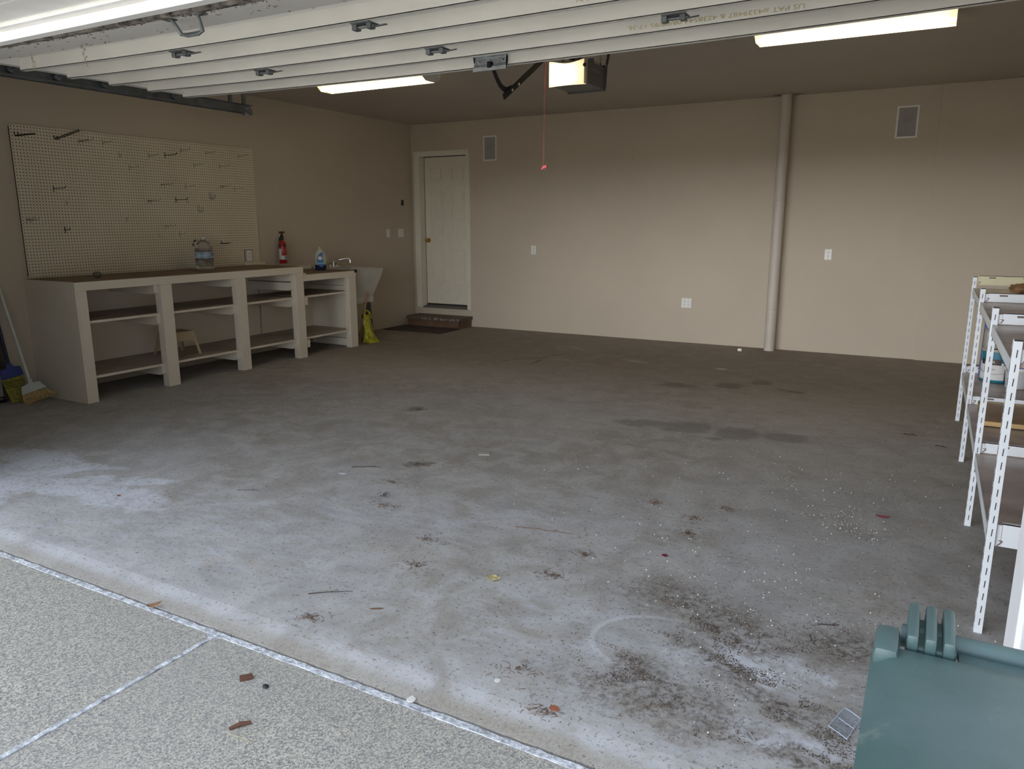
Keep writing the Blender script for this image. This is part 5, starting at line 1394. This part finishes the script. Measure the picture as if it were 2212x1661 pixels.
DC = [((6.02, -6.42), .13, .06, 700), ((6.13, -6.67), .16, .035, 500), ((5.86, -6.84), .10, .06, 350), ((6.30, -6.78), .16, .05, 400), ((6.40, -6.97), .13, .05, 350), ((6.42, -6.35), .13, .10, 300), ((5.9, -6.3), .3, .2, 300), ((6.0, -7.0), .25, .08, 300)]
def gen_dirt():
    tot = sum(b[3] for b in DC); r = random.uniform(0, tot)
    for (c_, sx, sy, w) in DC:
        r -= w
        if r <= 0: break
    a = -.4
    for _ in range(12):
        u = random.gauss(0, sx * 1.15); v = random.gauss(0, sy * 1.15)
        X, Y = c_[0] + u * math.cos(a) - v * math.sin(a), c_[1] + u * math.sin(a) + v * math.cos(a)
        if clump(X, Y, 8.0, .12): break
    return X, Y, random.choice((.0008, .001, .0012, .0014, .0018, .0024, .0034))
scatter('soil_crumbs', 'dark brown soil crumbs caked on the floor at the right front', 'soil', mat('soil', (.085, .06, .042), .95, noise=.3, nscale=90), 13000, gen_dirt, crumb_shape)
scatter('floor_grit', 'fine dark grit and crumbs strewn over the whole garage floor', 'grit', mat('grit', (.08, .06, .05), .95, noise=.3, nscale=60), 2600, lambda: (random.uniform(.8, 7.3), -7.2 + abs(random.gauss(0, 3.0)), random.uniform(.0012, .0042)), crumb_shape)
NC = [(5.645, -5.458), (5.671, -5.651), (4.10, -5.934), (3.154, -4.302), (4.2, -6.05), (4.62, -6.30), (4.67, -7.08), (5.34, -6.1), (5.5, -7.0), (5.66, -7.16), (4.75, -6.55), (5.75, -5.25), (3.95, -5.41), (5.3, -6.35), (4.0, -5.75), (5.4, -5.35)]
def gen_needles():
    c_ = random.choice(NC); return random.gauss(c_[0], random.choice((.015, .03, .06))), random.gauss(c_[1], random.choice((.01, .02, .05))), random.uniform(.003, .014)
scatter('pine_needles', 'little clumps of brown pine needles and bark shreds on the floor', 'pine needles', mat('needle_brown', (.13, .065, .035), .9, noise=.2), 620, gen_needles, needle_shape)

# ------------------------------------------------------------------ light and sky
w = bpy.data.worlds.new('sky'); S.world = w; w.use_nodes = True
nt = w.node_tree; bg = nt.nodes['Background']
g = G(nt); tc = N(nt, 'ShaderNodeTexCoord').outputs['Generated']
xs, ys, zs = g.xyz(tc)
cc = g.mix(g.rng(zs, -.05, .7, 0, 1), (.95, .97, 1.0), (.72, .83, 1.0))
# hazy bright sky low over the open street in front of the garage
hyp = g.m('SQRT', g.m('ADD', g.m('MULTIPLY', xs, xs), g.m('MULTIPLY', ys, ys)))
az = g.m('DIVIDE', g.m('ADD', g.m('MULTIPLY', xs, .14), g.m('MULTIPLY', ys, .990)), hyp)
glow = g.m('MULTIPLY', g.rng(az, -.98, -.70, 1.0, 0.0), g.m('MULTIPLY', g.rng(zs, .03, .30, 1.0, 0.0), g.rng(zs, -.02, .01, 0.0, 1.0)))
nt.links.new(cc, bg.inputs['Color'])
side = g.rng(xs, -.15, .75, 1.1, .40)
g.lk(g.m('ADD', g.m('MULTIPLY', side, SKY), g.m('MULTIPLY', glow, GLOW)), bg.inputs['Strength'])

sl = bpy.data.lights.new('sun', 'SUN'); sl.energy = SUN; sl.angle = math.radians(.6); sl.color = (1.0, .93, .82)
so = bpy.data.objects.new('sun', sl); COL.objects.link(so); so.location = (2, 20, 20); so.rotation_euler = (math.radians(-47), 0, math.radians(-8))
# ------------------------------------------------------------------ camera
cam = bpy.data.cameras.new('camera'); co = bpy.data.objects.new('camera', cam); COL.objects.link(co)
yaw, pitch, roll = -.5047, -.2114, -.0016
cy, sy, cp, sp = math.cos(yaw), math.sin(yaw), math.cos(pitch), math.sin(pitch)
f = Vector((sy * cp, cy * cp, sp)); r = Vector((cy, -sy, 0)); u = r.cross(f)
c, s = math.cos(roll), math.sin(roll)
r2, u2 = c * r + s * u, -s * r + c * u
M = Matrix(((r2.x, u2.x, -f.x, 6.5491), (r2.y, u2.y, -f.y, -8.9473), (r2.z, u2.z, -f.z, 1.4251), (0, 0, 0, 1)))
co.matrix_world = M
cam.sensor_width = 36; cam.sensor_fit = 'HORIZONTAL'; cam.lens = 1630.02 / 2212 * 36; cam.clip_start = .02
S.camera = co
S.view_settings.view_transform = 'Standard'; S.view_settings.look = 'None'; S.view_settings.gamma = 1.0; S.view_settings.use_curve_mapping = False
S.view_settings.exposure = 0.0
